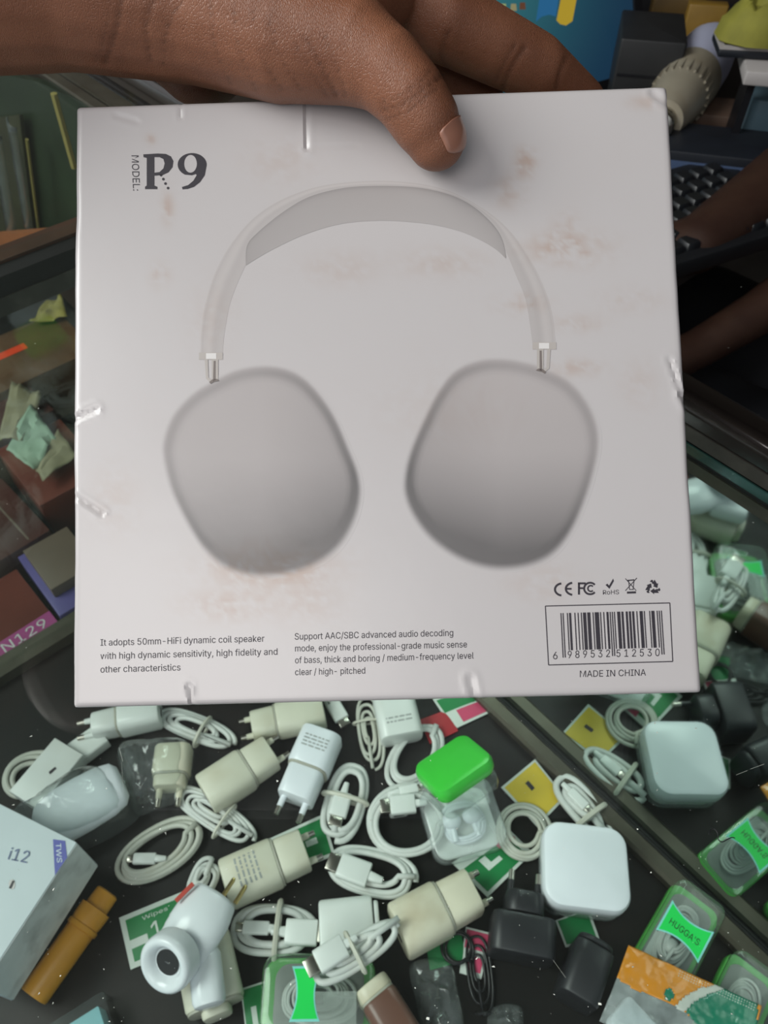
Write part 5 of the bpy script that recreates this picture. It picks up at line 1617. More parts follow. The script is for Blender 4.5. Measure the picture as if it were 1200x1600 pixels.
# white carton in the lower left corner
M_I12 = mat('white_gloss_carton', srgb(222, 232, 236), 0.3, vary=0.03, coat=0.3)
M_I12S = mat('scuffed_grey_side', srgb(222, 225, 225), 0.6, vary=0.10, scale=60, dirt=srgb(96, 98, 98), dirt_amt=0.45, bump=0.2)
M_BLUEP = mat('blue_band_print', srgb(84, 88, 168), 0.4, vary=0.06)
M_BLUEINK = mat('blue_grey_ink', srgb(92, 104, 140), 0.45, vary=0.06)
H12 = 0.077
c0 = at(120, 1316, H12)
c1 = at(-5, 1506, H12)
ex = (c0 - c1); ex.z = 0
L12 = 0.092
ex.normalize()
ey = Vector((0, 0, 1)).cross(ex)            # to the left of the edge
if (at(0, 1298, H12) - c0).dot(ey) < 0:
    ey = -ey
f12 = Frame((c0.x, c0.y, 0.0), -ex, ey, (0, 0, 1))   # x runs down the visible long edge, y away to the left
t12 = thing('earphone_carton', 'white carton with a blue corner band, lower left corner', 'box', f12(L12 / 2, 0.045, 0))
fb = Frame(f12(L12 / 2, 0.046, 0.0), f12.x, f12.y, f12.z)
slab(MB(), fb, L12, 0.092, 0.0255, H12, 0.0012, 0.0008, 2).build('carton', M_I12, t12)
bar_side = MB().box(f12(0.001, -0.0004, 0.0260), f12.x * (L12 - 0.002), f12.y * 0.0004, f12.z * (H12 - 0.0270))
bar_side.build('scuffed_side', M_I12S, t12, 0)
def p12(u, v, o=0.0003):
    q = at(u, v, H12)
    return Vector((q.x, q.y, H12 + o))
MB().flat([[p12(*q) for q in ((83, 1311.5), (102, 1314), (105, 1340), (86, 1368))]]).build('corner_band', M_BLUEP, t12, 0)
text_part('band_lettering', 'TWS', lambda a, b: p12(88.5 + 5 * a * 0.4 + 9 * b * 0.9 - 1, 1318 + 30 * a, 0.0006), M_I12, t12)
text_part('front_lettering', 'i12', lambda a, b: p12(12 + 30 * a + 3 * b, 1343 + 6 * a - 19 * b, 0.0006), M_BLUEINK, t12, slant=0.12)
MB().flat([[p12(*q) for q in ell(19, 1382, 5, 8, 14)]]).build('printed_earbud', M_PPALE, t12, 0, recalc=False)
MB().flat([[p12(u, v, 0.0005) for u, v in ((14, 1388), (20, 1376), (23, 1377), (18, 1389))]]).build('printed_earbud_mark', M_INK, t12, 0, recalc=False)
# white loose carton/card and plastic in the upper left pile
f = flat_frame(at(42, 1256, 0.012), at(112, 1172, 0.012), 0.0)[0]
t = thing('adapter_carton', 'thin white carton with a small printed plug sign, leaning by the left cable coil', 'box', f(0, 0, 0))
Lq = (at(42, 1256, 0.012) - at(112, 1172, 0.012)).length
bar(MB(), f, 0, Lq, px_len(f.o, 60), 0.016, 0.012, 0.001, 0.0006).build('carton', M_WHITE, t)
MB().flat([[at(u, v, 0.0204) for u, v in ((76, 1206), (86, 1198), (88, 1201), (78, 1210))]]).build('printed_sign', M_INK, t, 0, recalc=False)
f = flat_frame(at(104, 1186, 0.010), at(150, 1152, 0.010), 0.0)[0]
t = thing('paper_packet', 'short white paper packet between the thin carton and the bagged charger', 'packet', f(0, 0, 0))
bar(MB(), f, 0, px_len(f.o, 62), px_len(f.o, 40), 0.012, 0.006, 0.002, 0.001).build('wrapper', M_WHITE, t)
M_ROLL = mat('white_foam_roll', srgb(238, 242, 248), 0.5, vary=0.06, bump=0.3, bscale=90)
p0_, p1_ = at(72, 1284, 0.030), at(182, 1222, 0.030)
f, Lq = flat_frame(p0_, p1_, 0.0)
t = thing('white_pouch', 'stuffed white pouch inside a pointed clear bag above the blue-banded carton', 'pouch', f(Lq / 2, 0, 0), None)
hw = px_len(p0_, 46)
mb = MB()
mb.loft([[f(x, a * k, 0.0262 + b * k * 0.55) for a, b in [(hw * math.cos(2 * PI * j / 24), hw * math.sin(2 * PI * j / 24)) for j in range(24)]] for x, k in ((-0.008, 0.5), (-0.005, 0.75), (0, 0.88), (0.01, 1.0), (Lq * 0.5, 1.02), (Lq - 0.01, 0.98), (Lq, 0.85), (Lq + 0.004, 0.6))])
mb.build('padding', M_ROLL, t, 180)
bag_sheet('plastic_bag', 'pointed clear bag round the stuffed white pouch', ((8, 1276), (36, 1262), (80, 1228), (140, 1190), (184, 1200), (208, 1252), (150, 1296), (96, 1316), (60, 1318), (36, 1296)), 0.0, 0.054, 3, M_BAG2)
charger('cream charger packed in a clear bag right of the stuffed pouch', (270, 1162), (262, 1228), 56, M_IVORY, T=0.024, frac=0.7, pins=28, group='bagged chargers')
bag_sheet('plastic_bag', 'crinkled clear bag round the packed cream charger', ((178, 1160), (230, 1148), (292, 1150), (296, 1196), (286, 1234), (240, 1252), (206, 1262), (186, 1220)), 0.0, 0.034, 9, M_BAG2)
bag_sheet('plastic_bag', 'crumpled clear bag between the brown charger and black cables', ((640, 1506), (668, 1492), (704, 1500), (716, 1540), (724, 1612), (668, 1620), (650, 1560)), 0.0, 0.016, 15, M_BAG2, rough=2.2)
bag_sheet('plastic_bag', 'crumpled clear bag scrap at the bottom edge under the black charger', ((764, 1580), (790, 1566), (818, 1574), (814, 1610), (770, 1620)), 0.0, 0.012, 21, M_BAG2, rough=2.0)

# earbud-shaped plug on the sachet
M_GLOSSW = mat('glossy_white', srgb(230, 234, 238), 0.22, vary=0.03)
zc = 0.040
tcn = at(268, 1506, zc + 0.004)
tb = at(338, 1398, zc)
t = thing('earbud_plug', 'large white earbud-shaped plug with an open round mouth and a red line', 'plug', Vector((at(310, 1450, 0).x, at(310, 1450, 0).y, 0.0262)))
ax = (tb - tcn)
La = ax.length
ax.normalize()
sd = Vector((0, 0, 1)).cross(ax).normalized()
upv = ax.cross(sd)
R0 = px_len(tcn, 44)
fe = Frame(tcn, ax, sd, upv)
mb = MB()
# body shell: from the mouth rim back to the flat tail, with stepped shoulders
prof = [(-0.002, 0.86), (0.005, 0.94), (0.010, 0.98), (0.0105, 1.0), (0.016, 1.02), (0.0165, 1.04), (0.022, 1.06), (0.0225, 1.08), (0.034, 1.08), (La * 0.80, 1.02), (La * 0.95, 0.92), (La, 0.84), (La + 0.001, 0.6)]
mb.loft([[fe(x, math.cos(2 * PI * j / 32) * R0 * k, math.sin(2 * PI * j / 32) * R0 * k * 0.58) for j in range(32)] for x, k in prof])
mb.build('head', M_GLOSSW, t, 50)
mo = fe(0.001, 0, 0.007)
md = (-ax + Vector((0, 0, 0.9))).normalized()
lathe(MB(), mo, md, [(-0.006, R0 * 0.98), (0.004, R0 * 1.02), (0.0075, R0 * 0.98), (0.009, R0 * 0.88), (0.0088, R0 * 0.76), (0.006, R0 * 0.60), (0.003, R0 * 0.52)], 36).build('mouth_ring', M_GLOSSW, t, 60)
lathe(MB(), mo, md, [(0.0031, R0 * 0.46), (0.0036, R0 * 0.46)], 24).build('mouth_hole', M_PORT, t, 50)
s0, s1 = at(318, 1484, 0.036), at(328, 1574, 0.036)
fs_, Ls = flat_frame(s0, s1, 0.0262)
bar(MB(), fs_, 0, Ls, px_len(s0, 50), 0.018, 0.0095, 0.008, 0.004, 6).build('stem', M_GLOSSW, t)
for k in (-1, 1):
    lathe(MB(), fe(La + 0.001, -R0 * 0.55 + 0.005 * k, 0.002), ax, [(0, 0.0016), (0.012, 0.0016), (0.0135, 0.001)], 10).build('pin', M_BRASS, t)
M_RED = mat('red_line', srgb(206, 82, 70), 0.4, vary=0.06)
MB().tube([fe(La * 0.62, R0 * 1.0, R0 * 0.55), fe(La * 0.92, R0 * 0.82, R0 * 0.56)], 0.0016, 6).build('red_line', M_RED, t)

# orange tube
a0, a1 = at(50, 1556, 0.014), at(166, 1394, 0.014)
f, Lq = flat_frame(a0, a1, 0.0)
rr0 = min(0.0108, px_len(a0, 24))
t = thing('orange_tube', 'orange plastic tube with a collar and cap, beside the blue-banded carton', 'tube', f(Lq / 2, 0, 0))
ax = f.x
o0 = f(0, 0, rr0 * 1.14)
lathe(MB(), o0, ax, [(0, rr0 * 0.93), (0.0012, rr0), (Lq * 0.62, rr0 * 1.02), (Lq * 0.63, rr0 * 0.9)], 28).build('barrel', M_ORANGE, t, 40)
lathe(MB(), o0, ax, [(Lq * 0.62, rr0 * 1.0), (Lq * 0.63, rr0 * 1.14), (Lq * 0.67, rr0 * 1.14), (Lq * 0.68, rr0 * 1.04), (Lq * 0.72, rr0 * 1.1), (Lq * 0.84, rr0 * 1.12), (Lq * 0.845, rr0 * 0.8)], 28).build('collar', M_ORANGE, t, 40)
lathe(MB(), o0, ax, [(Lq * 0.84, rr0 * 0.8), (Lq * 0.845, rr0 * 0.86), (Lq, rr0 * 0.84), (Lq + 0.001, rr0 * 0.7)], 28).build('cap', M_ORANGE, t, 40)

# pale blue pack at the bottom left
M_CYAN = mat('pale_blue_card', srgb(150, 206, 216), 0.5, vary=0.05)
ca, cb, cc = at(162, 1548, 0.02), at(60, 1612, 0.02), at(196, 1625, 0.02)
ex = (cb - ca); ex.z = 0
lb_ = 0.085
ex.normalize()
ey = Vector((0, 0, 1)).cross(ex)
if (cc - ca).dot(ey) < 0:
    ey = -ey
fq = Frame((ca.x, ca.y, 0), ex, ey, (0, 0, 1))
t = thing('boxed_case', 'pale blue card in a clear plastic box at the bottom edge', 'box', fq(lb_ / 2, 0.03, 0))
fm = Frame(fq(lb_ / 2, 0.035, 0), ex, ey, (0, 0, 1))
slab(MB(), fm, lb_, 0.07, 0.0, 0.022, 0.0015, 0.0008, 2).build('clear_box', M_CLEAR, t)
slab(MB(), fm, lb_ - 0.012, 0.058, 0.001, 0.019, 0.001, 0.0005, 2).build('card', M_CYAN, t)

# orange and green foil pouch lying over the cases
M_FOILO = mat('orange_foil', srgb(222, 142, 34), 0.25, vary=0.08, bump=0.5, bscale=160, coat=0.5)
M_FOILG = mat('teal_foil', srgb(22, 124, 96), 0.25, vary=0.1, bump=0.5, bscale=160, coat=0.5)
M_FOILW = mat('white_foil', srgb(206, 208, 200), 0.3, vary=0.06)
zp = 0.036
Q = quad(((982, 1477), (1190, 1572), (1152, 1690), (936, 1596)), zp)
cQ = Q(0.5, 0.5)
t = thing('foil_pouch', 'orange and green foil pouch with a clear lower half lying over the cases', 'pouch', (cQ.x, cQ.y, zp))
def foil_h(a, b):
    return 0.003 * math.sin(PI * min(1, b)) + 0.0025 * (fbm(a * 9, b * 5) - 0.5)
def inpoly(u, v, P):
    c = False
    for i in range(len(P)):
        (x0, y0), (x1, y1) = P[i - 1], P[i]
        if (y0 > v) != (y1 > v) and u < (x1 - x0) * (v - y0) / (y1 - y0) + x0:
            c = not c
    return c
TEAL = [(1068, 1581), (1082, 1568), (1100, 1557), (1122, 1548), (1142, 1545), (1184, 1568), (1176, 1640), (1120, 1640)]
ARC = [(1052, 1574), (1068, 1558), (1090, 1546), (1114, 1539), (1134, 1538), (1146, 1545), (1122, 1548), (1100, 1557), (1082, 1568), (1066, 1583)]
SPOT = [(1036, 1548), (1046, 1545), (1052, 1556), (1046, 1566), (1037, 1562)]
LOWER = [(930, 1528), (958, 1528), (985, 1545), (1054, 1574), (1068, 1583), (1130, 1650), (1100, 1720), (900, 1720)]
cells = {'foil_band': [], 'teal_panel': [], 'white_arc': [], 'clear_half': [], 'teal_spot': []}
na, nb = 72, 44
for j in range(nb):
    for i in range(na):
        u, v = to_px(Q((i + 0.5) / na, (j + 0.5) / nb))
        k = 'foil_band'
        if inpoly(u, v, SPOT):
            k = 'teal_spot'
        elif inpoly(u, v, TEAL):
            k = 'teal_panel'
        elif inpoly(u, v, ARC):
            k = 'white_arc'
        elif inpoly(u, v, LOWER):
            k = 'clear_half'
        cells[k].append((i, j))
for nm, m in (('foil_band', M_FOILO), ('teal_panel', M_FOILG), ('white_arc', M_FOILW), ('clear_half', M_BAG), ('teal_spot', M_FOILG)):
    idx, vs, fs = {}, [], []
    def gv(i, j):
        if (i, j) not in idx:
            a, b = i / na, j / nb
            idx[(i, j)] = len(vs)
            vs.append(Q(a, b, foil_h(a, b)))
        return idx[(i, j)]
    for i, j in cells[nm]:
        fs.append((gv(i, j), gv(i + 1, j), gv(i + 1, j + 1), gv(i, j + 1)))
    if fs:
        o = MB().add(vs, fs).build(nm, m, t, 180, recalc=False)
        sm = o.modifiers.new('thickness', 'SOLIDIFY')
        sm.thickness = 0.0004
mb = MB()
for i in range(30):
    for j in range(3):
        a = 0.40 + 0.019 * i
        b = 0.02 + 0.035 * j
        q = Q(a, b, foil_h(a, b) + 0.0004)
        mb.box(q, E1 * 0.0006, E2 * 0.0006, (0, 0, 0.0002))
mb.build('crimp_dots', M_FOILW, t, 0, kind='stuff')
tt = thing('sponge_piece', 'white sponge piece showing through the clear half of the foil pouch', 'sponge', Q(0.28, 0.85, -0.02))
fq2 = Frame(Q(0.28, 0.85, -0.022), E1, E2, (0, 0, 1))
slab(MB(), fq2, 0.03, 0.022, 0.0, 0.014, 0.003, 0.002).build('foam', M_ROLL, tt)
# ------------------------------------------------------------------ the neighbouring case, seen through the glass partition
M_MAROON = mat('maroon_carton', srgb(104, 52, 42), 0.35, vary=0.2, scale=20)
M_MAROON2 = mat('dark_maroon_carton', srgb(78, 44, 40), 0.35, vary=0.2, scale=20)
M_MAGENTA = mat('magenta_print', srgb(150, 62, 118), 0.4, vary=0.1)
M_PURPLE = mat('dark_purple_print', srgb(66, 50, 82), 0.4, vary=0.15)
M_VIOLET = mat('violet_carton', srgb(86, 76, 132), 0.4, vary=0.12)
M_TAUPE = mat('taupe_carton', srgb(98, 82, 70), 0.5, vary=0.12)
M_BROWNC = mat('brown_carton', srgb(96, 68, 46), 0.5, vary=0.2)
M_REDO = mat('red_orange_print', srgb(226, 70, 34), 0.4, vary=0.08)
M_PALEG = mat('pale_green_paper', srgb(140, 162, 142), 0.6, vary=0.12, bump=0.4, bscale=60)
M_PALEB = mat('beige_paper', srgb(134, 126, 100), 0.6, vary=0.15, bump=0.4, bscale=60)
M_YELP = mat('yellow_paper', srgb(140, 126, 56), 0.6, vary=0.2, bump=0.4, bscale=60)
M_GREYN = mat('light_grey_ink', srgb(190, 186, 186), 0.5, vary=0.05)
def flat_carton(name, label, corner, along, L, Wd, z0, z1, m, group='cartons in the neighbouring case', cat='box', parts=True):
    """corner: photo pixel of the near right top corner; along: unit direction of the near edge to the left"""
    p = at(*corner, z1)
    x = Vector(along).normalized()
    y = Vector((0, 0, 1)).cross(x)
    if y.dot(Vector((0, 1, 0))) < 0:
        y = -y
    fr = Frame((p.x, p.y, z0), x, y, (0, 0, 1))
    t = thing(name, label, cat, fr(L / 2, Wd / 2, 0), group)
    fm = Frame(fr(L / 2, Wd / 2, 0), x, y, (0, 0, 1))
    slab(MB(), fm, L, Wd, 0.0, z1 - z0, 0.001, 0.0006, 2).build('carton', m, t)
    return t, fr
LFT = E2.copy()          # towards the customer side = left in the picture
def turned(deg):
    return Matrix.Rotation(R(deg), 3, 'Z') @ LFT
# near carton with the magenta band and model number
t, fr = flat_carton('phone_carton', 'maroon carton with a magenta front band behind the partition', (92, 974), turned(2), 0.17, 0.085, -0.030, 0.006, M_MAROON)
h = 0.036
MB().box(fr(0.0, 0.0005, h), fr.x * 0.17, fr.y * 0.018, fr.z * 0.0003).build('magenta_band', M_MAGENTA, t, 0)
MB().box(fr(0.0, -0.0004, 0.001), fr.x * 0.17, fr.y * 0.0004, fr.z * (h - 0.002)).build('purple_front', M_PURPLE, t, 0)
text_part('band_lettering', 'N129', lambda a, b: fr(0.050 - 0.042 * a, 0.0045 + 0.0105 * b, h + 0.0006), M_GREYN, t)
MB().box(fr(0.092, 0.02, h), fr.x * 0.006, fr.y * 0.05, fr.z * 0.0003).build('red_stripe', M_REDO, t, 0)
t, fr = flat_carton('phone_carton', 'violet carton squeezed between the maroon carton and the held carton edge', (150, 928), turned(0), 0.037, 0.09, -0.030, 0.012, M_VIOLET)
t, fr = flat_carton('phone_carton', 'taupe carton lying on the violet carton', (150, 880), turned(0), 0.046, 0.06, 0.0125, 0.026, M_TAUPE)
t, fr = flat_carton('phone_carton', 'dark maroon carton behind the banded one', (78, 828), turned(4), 0.18, 0.10, -0.030, 0.018, M_MAROON2)
MB().box(fr(0.02, 0.004, 0.048), fr.x * 0.002, fr.y * 0.085, fr.z * 0.0003).build('pale_edge', M_TAUPE, t, 0)
t, fr = flat_carton('phone_carton', 'long maroon carton in the middle of the neighbouring pile', (165, 735), turned(0), 0.074, 0.105, -0.030, 0.024, M_MAROON)
t, fr = flat_carton('phone_carton', 'greyish maroon carton under the pale papers', (84, 640), turned(3), 0.16, 0.054, -0.030, 0.034, M_MAROON2)
MB().box(fr(0.090, 0.004, 0.064), fr.x * 0.008, fr.y * 0.045, fr.z * 0.0003).build('red_stripe', M_REDO, t, 0)
MB().box(fr(0.02, 0.012, 0.064), fr.x * 0.012, fr.y * 0.006, fr.z * 0.0003).build('yellow_mark', M_YELP, t, 0)
t, fr = flat_carton('phone_carton', 'brown carton under the yellow crumpled paper', (150, 545), turned(0), 0.22, 0.10, -0.030, 0.040, M_BROWNC)
MB().box(fr(0.06, 0.055, 0.070), fr.x * 0.05, fr.y * 0.012, fr.z * 0.0003).build('red_stripe', M_REDO, t, 0)

def crumple(name, label, cs, z, amp, seed, m, n=10, cat='paper', group='crumpled papers in the neighbouring case'):
    Q = quad(cs, z)
    vs, fs = [], []
    for j in range(n + 1):
        for i in range(n + 1):
            a, b = i / n, j / n
            vs.append(Q(a + 0.04 * (vnoise(a * 5 + seed, b * 5) - 0.5), b + 0.04 * (vnoise(a * 5, b * 5 + seed) - 0.5), amp * fbm(a * 3.3 + seed, b * 3.3 + seed) + 0.001))
    for j in range(n):
        for i in range(n):
            q = j * (n + 1) + i
            fs.append((q, q + 1, q + n + 2, q + n + 1))
    o = MB().add(vs, fs).build(name, m, None, 25, recalc=False)
    s = o.modifiers.new('thickness', 'SOLIDIFY')
    s.thickness = 0.0006
    tag(o, label, cat, group)
    return o
crumple('crumpled_paper', 'pale green folded paper at the centre of the neighbouring pile', ((14, 708), (52, 640), (90, 690), (56, 744)), 0.0355, 0.014, 2, M_PALEG)
crumple('crumpled_paper', 'beige-green folded paper right of the pale green one', ((58, 738), (92, 676), (122, 716), (70, 756)), 0.0355, 0.010, 5, M_PALEB)
crumple('crumpled_paper', 'beige paper strip behind the pale green paper', ((0, 694), (22, 604), (70, 622), (38, 694)), 0.0365, 0.012, 8, M_PALEB)
crumple('crumpled_paper', 'yellow crumpled paper near the top frame of the partition', ((50, 512), (72, 478), (100, 470), (106, 500)), 0.042, 0.012, 11, M_YELP)
crumple('crumpled_paper', 'small yellow scrap under the partition frame at the left', ((20, 478), (40, 466), (46, 474), (28, 482)), 0.042, 0.004, 14, M_YELP)

# goods under the neighbour glass, top left of the picture
M_DGREEN = mat('dark_green_packet', srgb(38, 52, 32), 0.4, vary=0.25, scale=20)
M_DGREEN2 = mat('olive_packet', srgb(56, 56, 34), 0.45, vary=0.3, scale=20)
def back_sheet(name, label, cs, t, th, m, cat, group):
    """upright sheet leaning on the back panel; corners are photo pixels on the plane t"""
    P = [vt(u, v, t) for u, v in cs]
    o = MB().prism(P, E2 * -th).build(name, m, None, 0)
    tag(o, label, cat, group)
    return o
back_sheet('green_packet', 'large dark green packet standing against the back of the neighbouring case', ((-90, 96), (60, 128), (150, 170), (150, 330), (60, 374), (0, 368), (-90, 290)), 0.014, 0.008, M_DGREEN, 'packet', 'packets in the neighbouring case')
back_sheet('olive_packet', 'olive packet standing before the dark green one at the left', ((-60, 190), (30, 180), (54, 372), (0, 368), (-60, 300)), 0.024, 0.004, M_DGREEN2, 'packet', 'packets in the neighbouring case')
M_YSTICK = mat('yellow_stick', srgb(158, 144, 84), 0.5, vary=0.12)
for nm, a, b, w in (('yellow stick nearest the held carton, under the neighbouring glass', (84, 146), (116, 262), 0.0030), ('thin yellow stick left of the other, under the neighbouring glass', (42, 218), (62, 372), 0.0018)):
    p, q = vt(*a, 0.032), vt(*b, 0.032)
    o = MB().tube([p, p * 0.7 + q * 0.3, p * 0.3 + q * 0.7, q], w, 6).build('yellow_stick', M_YSTICK, None)
    tag(o, nm, 'stick', 'yellow sticks')
M_WRAP = clear_mat('loose_clear_wrap', (0.9, 0.93, 0.9, 1), haze=0.08, rough=0.08, bump=0.3, bscale=30, gloss=1.6)
def wrap_roll(label, a, b, w, t, seed):
    p, q = vt(*a, t), vt(*b, t)
    d = (q - p)
    s = E2.cross(d).normalized()
    vs, fs = [], []
    n, m = 14, 10
    for i in range(n + 1):
        for j in range(m + 1):
            an = j / m * PI * 1.3
            vs.append(p + d * (i / n) + s * (math.cos(an) * w * (1 + 0.1 * fbm(i * 0.4, j + seed))) + E2 * (abs(math.sin(an)) * w * 0.7))
    for i in range(n):
        for j in range(m):
            q_ = i * (m + 1) + j
            fs.append((q_, q_ + 1, q_ + m + 2, q_ + m + 1))
    o = MB().add(vs, fs).build('clear_wrap', M_WRAP, None, 180, recalc=False)
    sm = o.modifiers.new('thickness', 'SOLIDIFY')
    sm.thickness = 0.0005
    tag(o, label, 'plastic wrap', 'clear wraps')
wrap_roll('curled clear plastic wrap at the far left in the neighbouring case', (-6, 200), (24, 380), 0.010, 0.042, 2)
wrap_roll('second curl of clear wrap beside the thin yellow stick', (20, 190), (50, 380), 0.007, 0.040, 6)
back_sheet('orange_carton', 'orange-brown carton low at the left edge behind the curled wrap', ((-30, 368), (58, 362), (62, 385), (0, 392), (-30, 392)), 0.060, 0.012, mat('orange_brown_carton', srgb(150, 88, 48), 0.5, vary=0.15), 'box', 'packets in the neighbouring case')
# ------------------------------------------------------------------ the desk behind the counter
DZ = 0.20
M_DESK = mat('dark_desk', srgb(44, 38, 36), 0.55, vary=0.3, scale=8, dirt=srgb(70, 60, 50), dirt_amt=0.4)
desk = thing('desk', 'dark wooden desk behind the counter carrying the monitor and keyboard', 'desk', W(-0.35, -0.65, -0.65))
case_box(MB(), -0.92, 0.16, -1.25, -0.20, DZ - 0.03, DZ).build('desktop', M_DESK, desk, 0)
for s_ in (-0.9, 0.09):
    for t_ in (-1.22, -0.27):
        case_box(MB(), s_, s_ + 0.05, t_, t_ + 0.05, -0.65, DZ - 0.03).build('leg', M_DESK, desk, 0)
# monitor
M_BEZEL = mat('black_bezel', srgb(20, 20, 24), 0.35, vary=0.15)
M_SCREEN = bpy.data.materials.new('desktop_screen')
M_SCREEN.use_nodes = True
N, Lk = M_SCREEN.node_tree.nodes, M_SCREEN.node_tree.links
b = N['Principled BSDF']
b.inputs['Base Color'].default_value = (0.01, 0.01, 0.012, 1)
b.inputs['Roughness'].default_value = 0.25
va = N.new('ShaderNodeVertexColor')
va.layer_name = 'tone'
Lk.new(va.outputs['Color'], b.inputs['Emission Color'])
b.inputs['Emission Strength'].default_value = 1.0
br = pt(995, 110, 1.02)
bl = pt(560, 236, 0.90)
dr = (br - bl)
bw = dr.length
mx_ = dr.normalized()
# the upright direction: square to the lower edge, leaning back
tr_dir = ray(972, -260)
k = (br - CAM).dot(mx_) / tr_dir.dot(mx_)
my_ = (CAM + tr_dir * k - br).normalized()
mz_ = mx_.cross(my_)                      # out of the screen towards the viewer
if mz_.dot(CAM - br) < 0:
    mz_ = -mz_
fm = Frame(bl, mx_, my_, mz_)
mon = thing('monitor', 'computer monitor showing a blue desktop with a four-colour window logo', 'monitor', (fm(bw / 2, 0, -0.05).x, fm(bw / 2, 0, -0.05).y, DZ))
mh = bw * 0.62
MB().box(fm(-0.012, -0.020, -0.03), mx_ * (bw + 0.024), my_ * (mh + 0.035), mz_ * 0.028).build('housing', M_BEZEL, mon, 0)
mb = MB()
for x0, y0, x1, y1 in ((-0.012, -0.020, bw + 0.012, 0.0), (-0.012, mh, bw + 0.012, mh + 0.015), (-0.012, 0, 0, mh), (bw, 0, bw + 0.012, mh)):
    mb.box(fm(x0, y0, -0.002), mx_ * (x1 - x0), my_ * (y1 - y0), mz_ * 0.006)
mb.build('bezel', M_BEZEL, mon, 0)
n = 30
vs, fs, col = [], [], []
for j in range(n + 1):
    for i in range(n + 1):
        a, c = i / n, j / n
        vs.append(fm(bw * a, mh * c, 0.0))
        d = math.hypot(a - 0.42, (c - 0.5) * 0.8)
        g = math.exp(-(d / 0.36) ** 2)
        col.append(Vector((0.004 + 0.02 * g, 0.020 + 0.11 * g, 0.050 + 0.10 * g)))
for j in range(n):
    for i in range(n):
        q = j * (n + 1) + i
        fs.append((q, q + 1, q + n + 2, q + n + 1))
scr = MB().add(vs, fs).build('screen', M_SCREEN, mon, 0, col=col, recalc=False)
def spx(u, v, off=0.0006):
    d = ray(u, v)
    kk = (bl - CAM).dot(mz_) / d.dot(mz_)
    return CAM + d * kk + mz_ * off
def screen_patch(name, P, c):
    mb = MB().flat([[spx(*q) for q in P]])
    return mb.build(name, M_SCREEN, scr, 0, col=[Vector(c)] * len(mb.v), recalc=False)
# window logo: the two lower panes in view (blue, yellow), the upper two above the frame (red, green)
screen_patch('logo_blue', [(842, 0), (845, -10), (866, -16), (874, -12), (868, 26), (858, 23), (846, 26), (837, 34)], (0.015, 0.10, 0.22))
screen_patch('logo_yellow', [(877, -8), (890, -4), (902, -10), (894, 33), (884, 40), (875, 38), (869, 32)], (0.36, 0.25, 0.02))
screen_patch('logo_red', [(852, -60), (866, -68), (880, -62), (875, -20), (862, -22), (846, -16)], (0.46, 0.10, 0.05))
screen_patch('logo_green', [(884, -60), (896, -54), (908, -60), (903, -16), (890, -12), (879, -16)], (0.20, 0.36, 0.06))
for u, v, c in ((786, 12, (0.25, 0.3, 0.12)), (802, 12, (0.22, 0.2, 0.1)), (816, 10, (0.10, 0.04, 0.02)), (817, 34, (0.04, 0.02, 0.03))):
    screen_patch('desktop_icon', [(u - 4, v - 6), (u + 4, v - 6), (u + 5, v + 5), (u - 5, v + 5)], c)
MB().box(fm(bw / 2 - 0.03, -0.10, -0.06), mx_ * 0.06, my_ * 0.2, mz_ * 0.03).build('stand_neck', M_BEZEL, mon, 0)
fb = Frame(Vector((fm(bw / 2, 0, -0.05).x, fm(bw / 2, 0, -0.05).y, DZ)), (1, 0, 0), (0, 1, 0), (0, 0, 1))
slab(MB(), fb, 0.22, 0.16, 0.0, 0.012, 0.04, 0.003, 5).build('stand_base', M_BEZEL, mon)
M_LED = mat('red_led', srgb(220, 24, 40), 0.4, vary=0.02, emit=0.5)

# LED bulb lying on the desk
M_BULBW = mat('bulb_diffuser', srgb(176, 178, 200), 0.5, vary=0.04)
M_BULBB = mat('bulb_housing', srgb(142, 134, 118), 0.45, vary=0.08, dirt=srgb(120, 104, 80), dirt_amt=0.3)
b0, b1 = at(1036, 188, DZ + 0.037), at(1120, 62, DZ + 0.037)
ax = (b1 - b0)
LB = ax.length
ax.normalize()
rb = 0.0365
t = thing('led_bulb', 'white LED light bulb lying on the desk by the carton corner', 'bulb', b0 + ax * (LB / 2) - Vector((0, 0, 0.035)))
k = LB / 0.135
lathe(MB(), b0, ax, [(LB * 0.46, rb * 0.965), (LB * 0.5, rb * 0.99), (LB * 0.68, rb), (LB * 0.82, rb * 0.92), (LB * 0.91, rb * 0.75), (LB * 0.97, rb * 0.45), (LB, rb * 0.08)], 32).build('diffuser', M_BULBW, t, 60)
hs = lathe(MB(), b0, ax, [(0.0, rb * 0.60), (LB * 0.05, rb * 0.68), (LB * 0.2, rb * 0.84), (LB * 0.40, rb * 0.98), (LB * 0.455, rb * 1.0), (LB * 0.46, rb * 0.9)], 32).build('housing', M_BULBB, t, 60)
xx = ax.orthogonal().normalized()
yy = ax.cross(xx)
for j in range(24):
    a = 2 * PI * j / 24
    d = xx * math.cos(a) + yy * math.sin(a)
    s = ax.cross(d)
    MB().box(b0 + ax * (LB * 0.24) + d * (rb * 0.865) - s * 0.0012, ax * (LB * 0.16), s * 0.0024, d * (rb * 0.075)).build('cooling_fin', M_BULBB, hs, 0)
lathe(MB(), b0, -ax, [(0.0, rb * 0.42), (0.006, rb * 0.42), (0.008, rb * 0.38), (0.012, rb * 0.42), (0.015, rb * 0.38), (0.019, rb * 0.42), (0.026, rb * 0.2)], 20).build('screw_cap', M_METAL, t, 60)

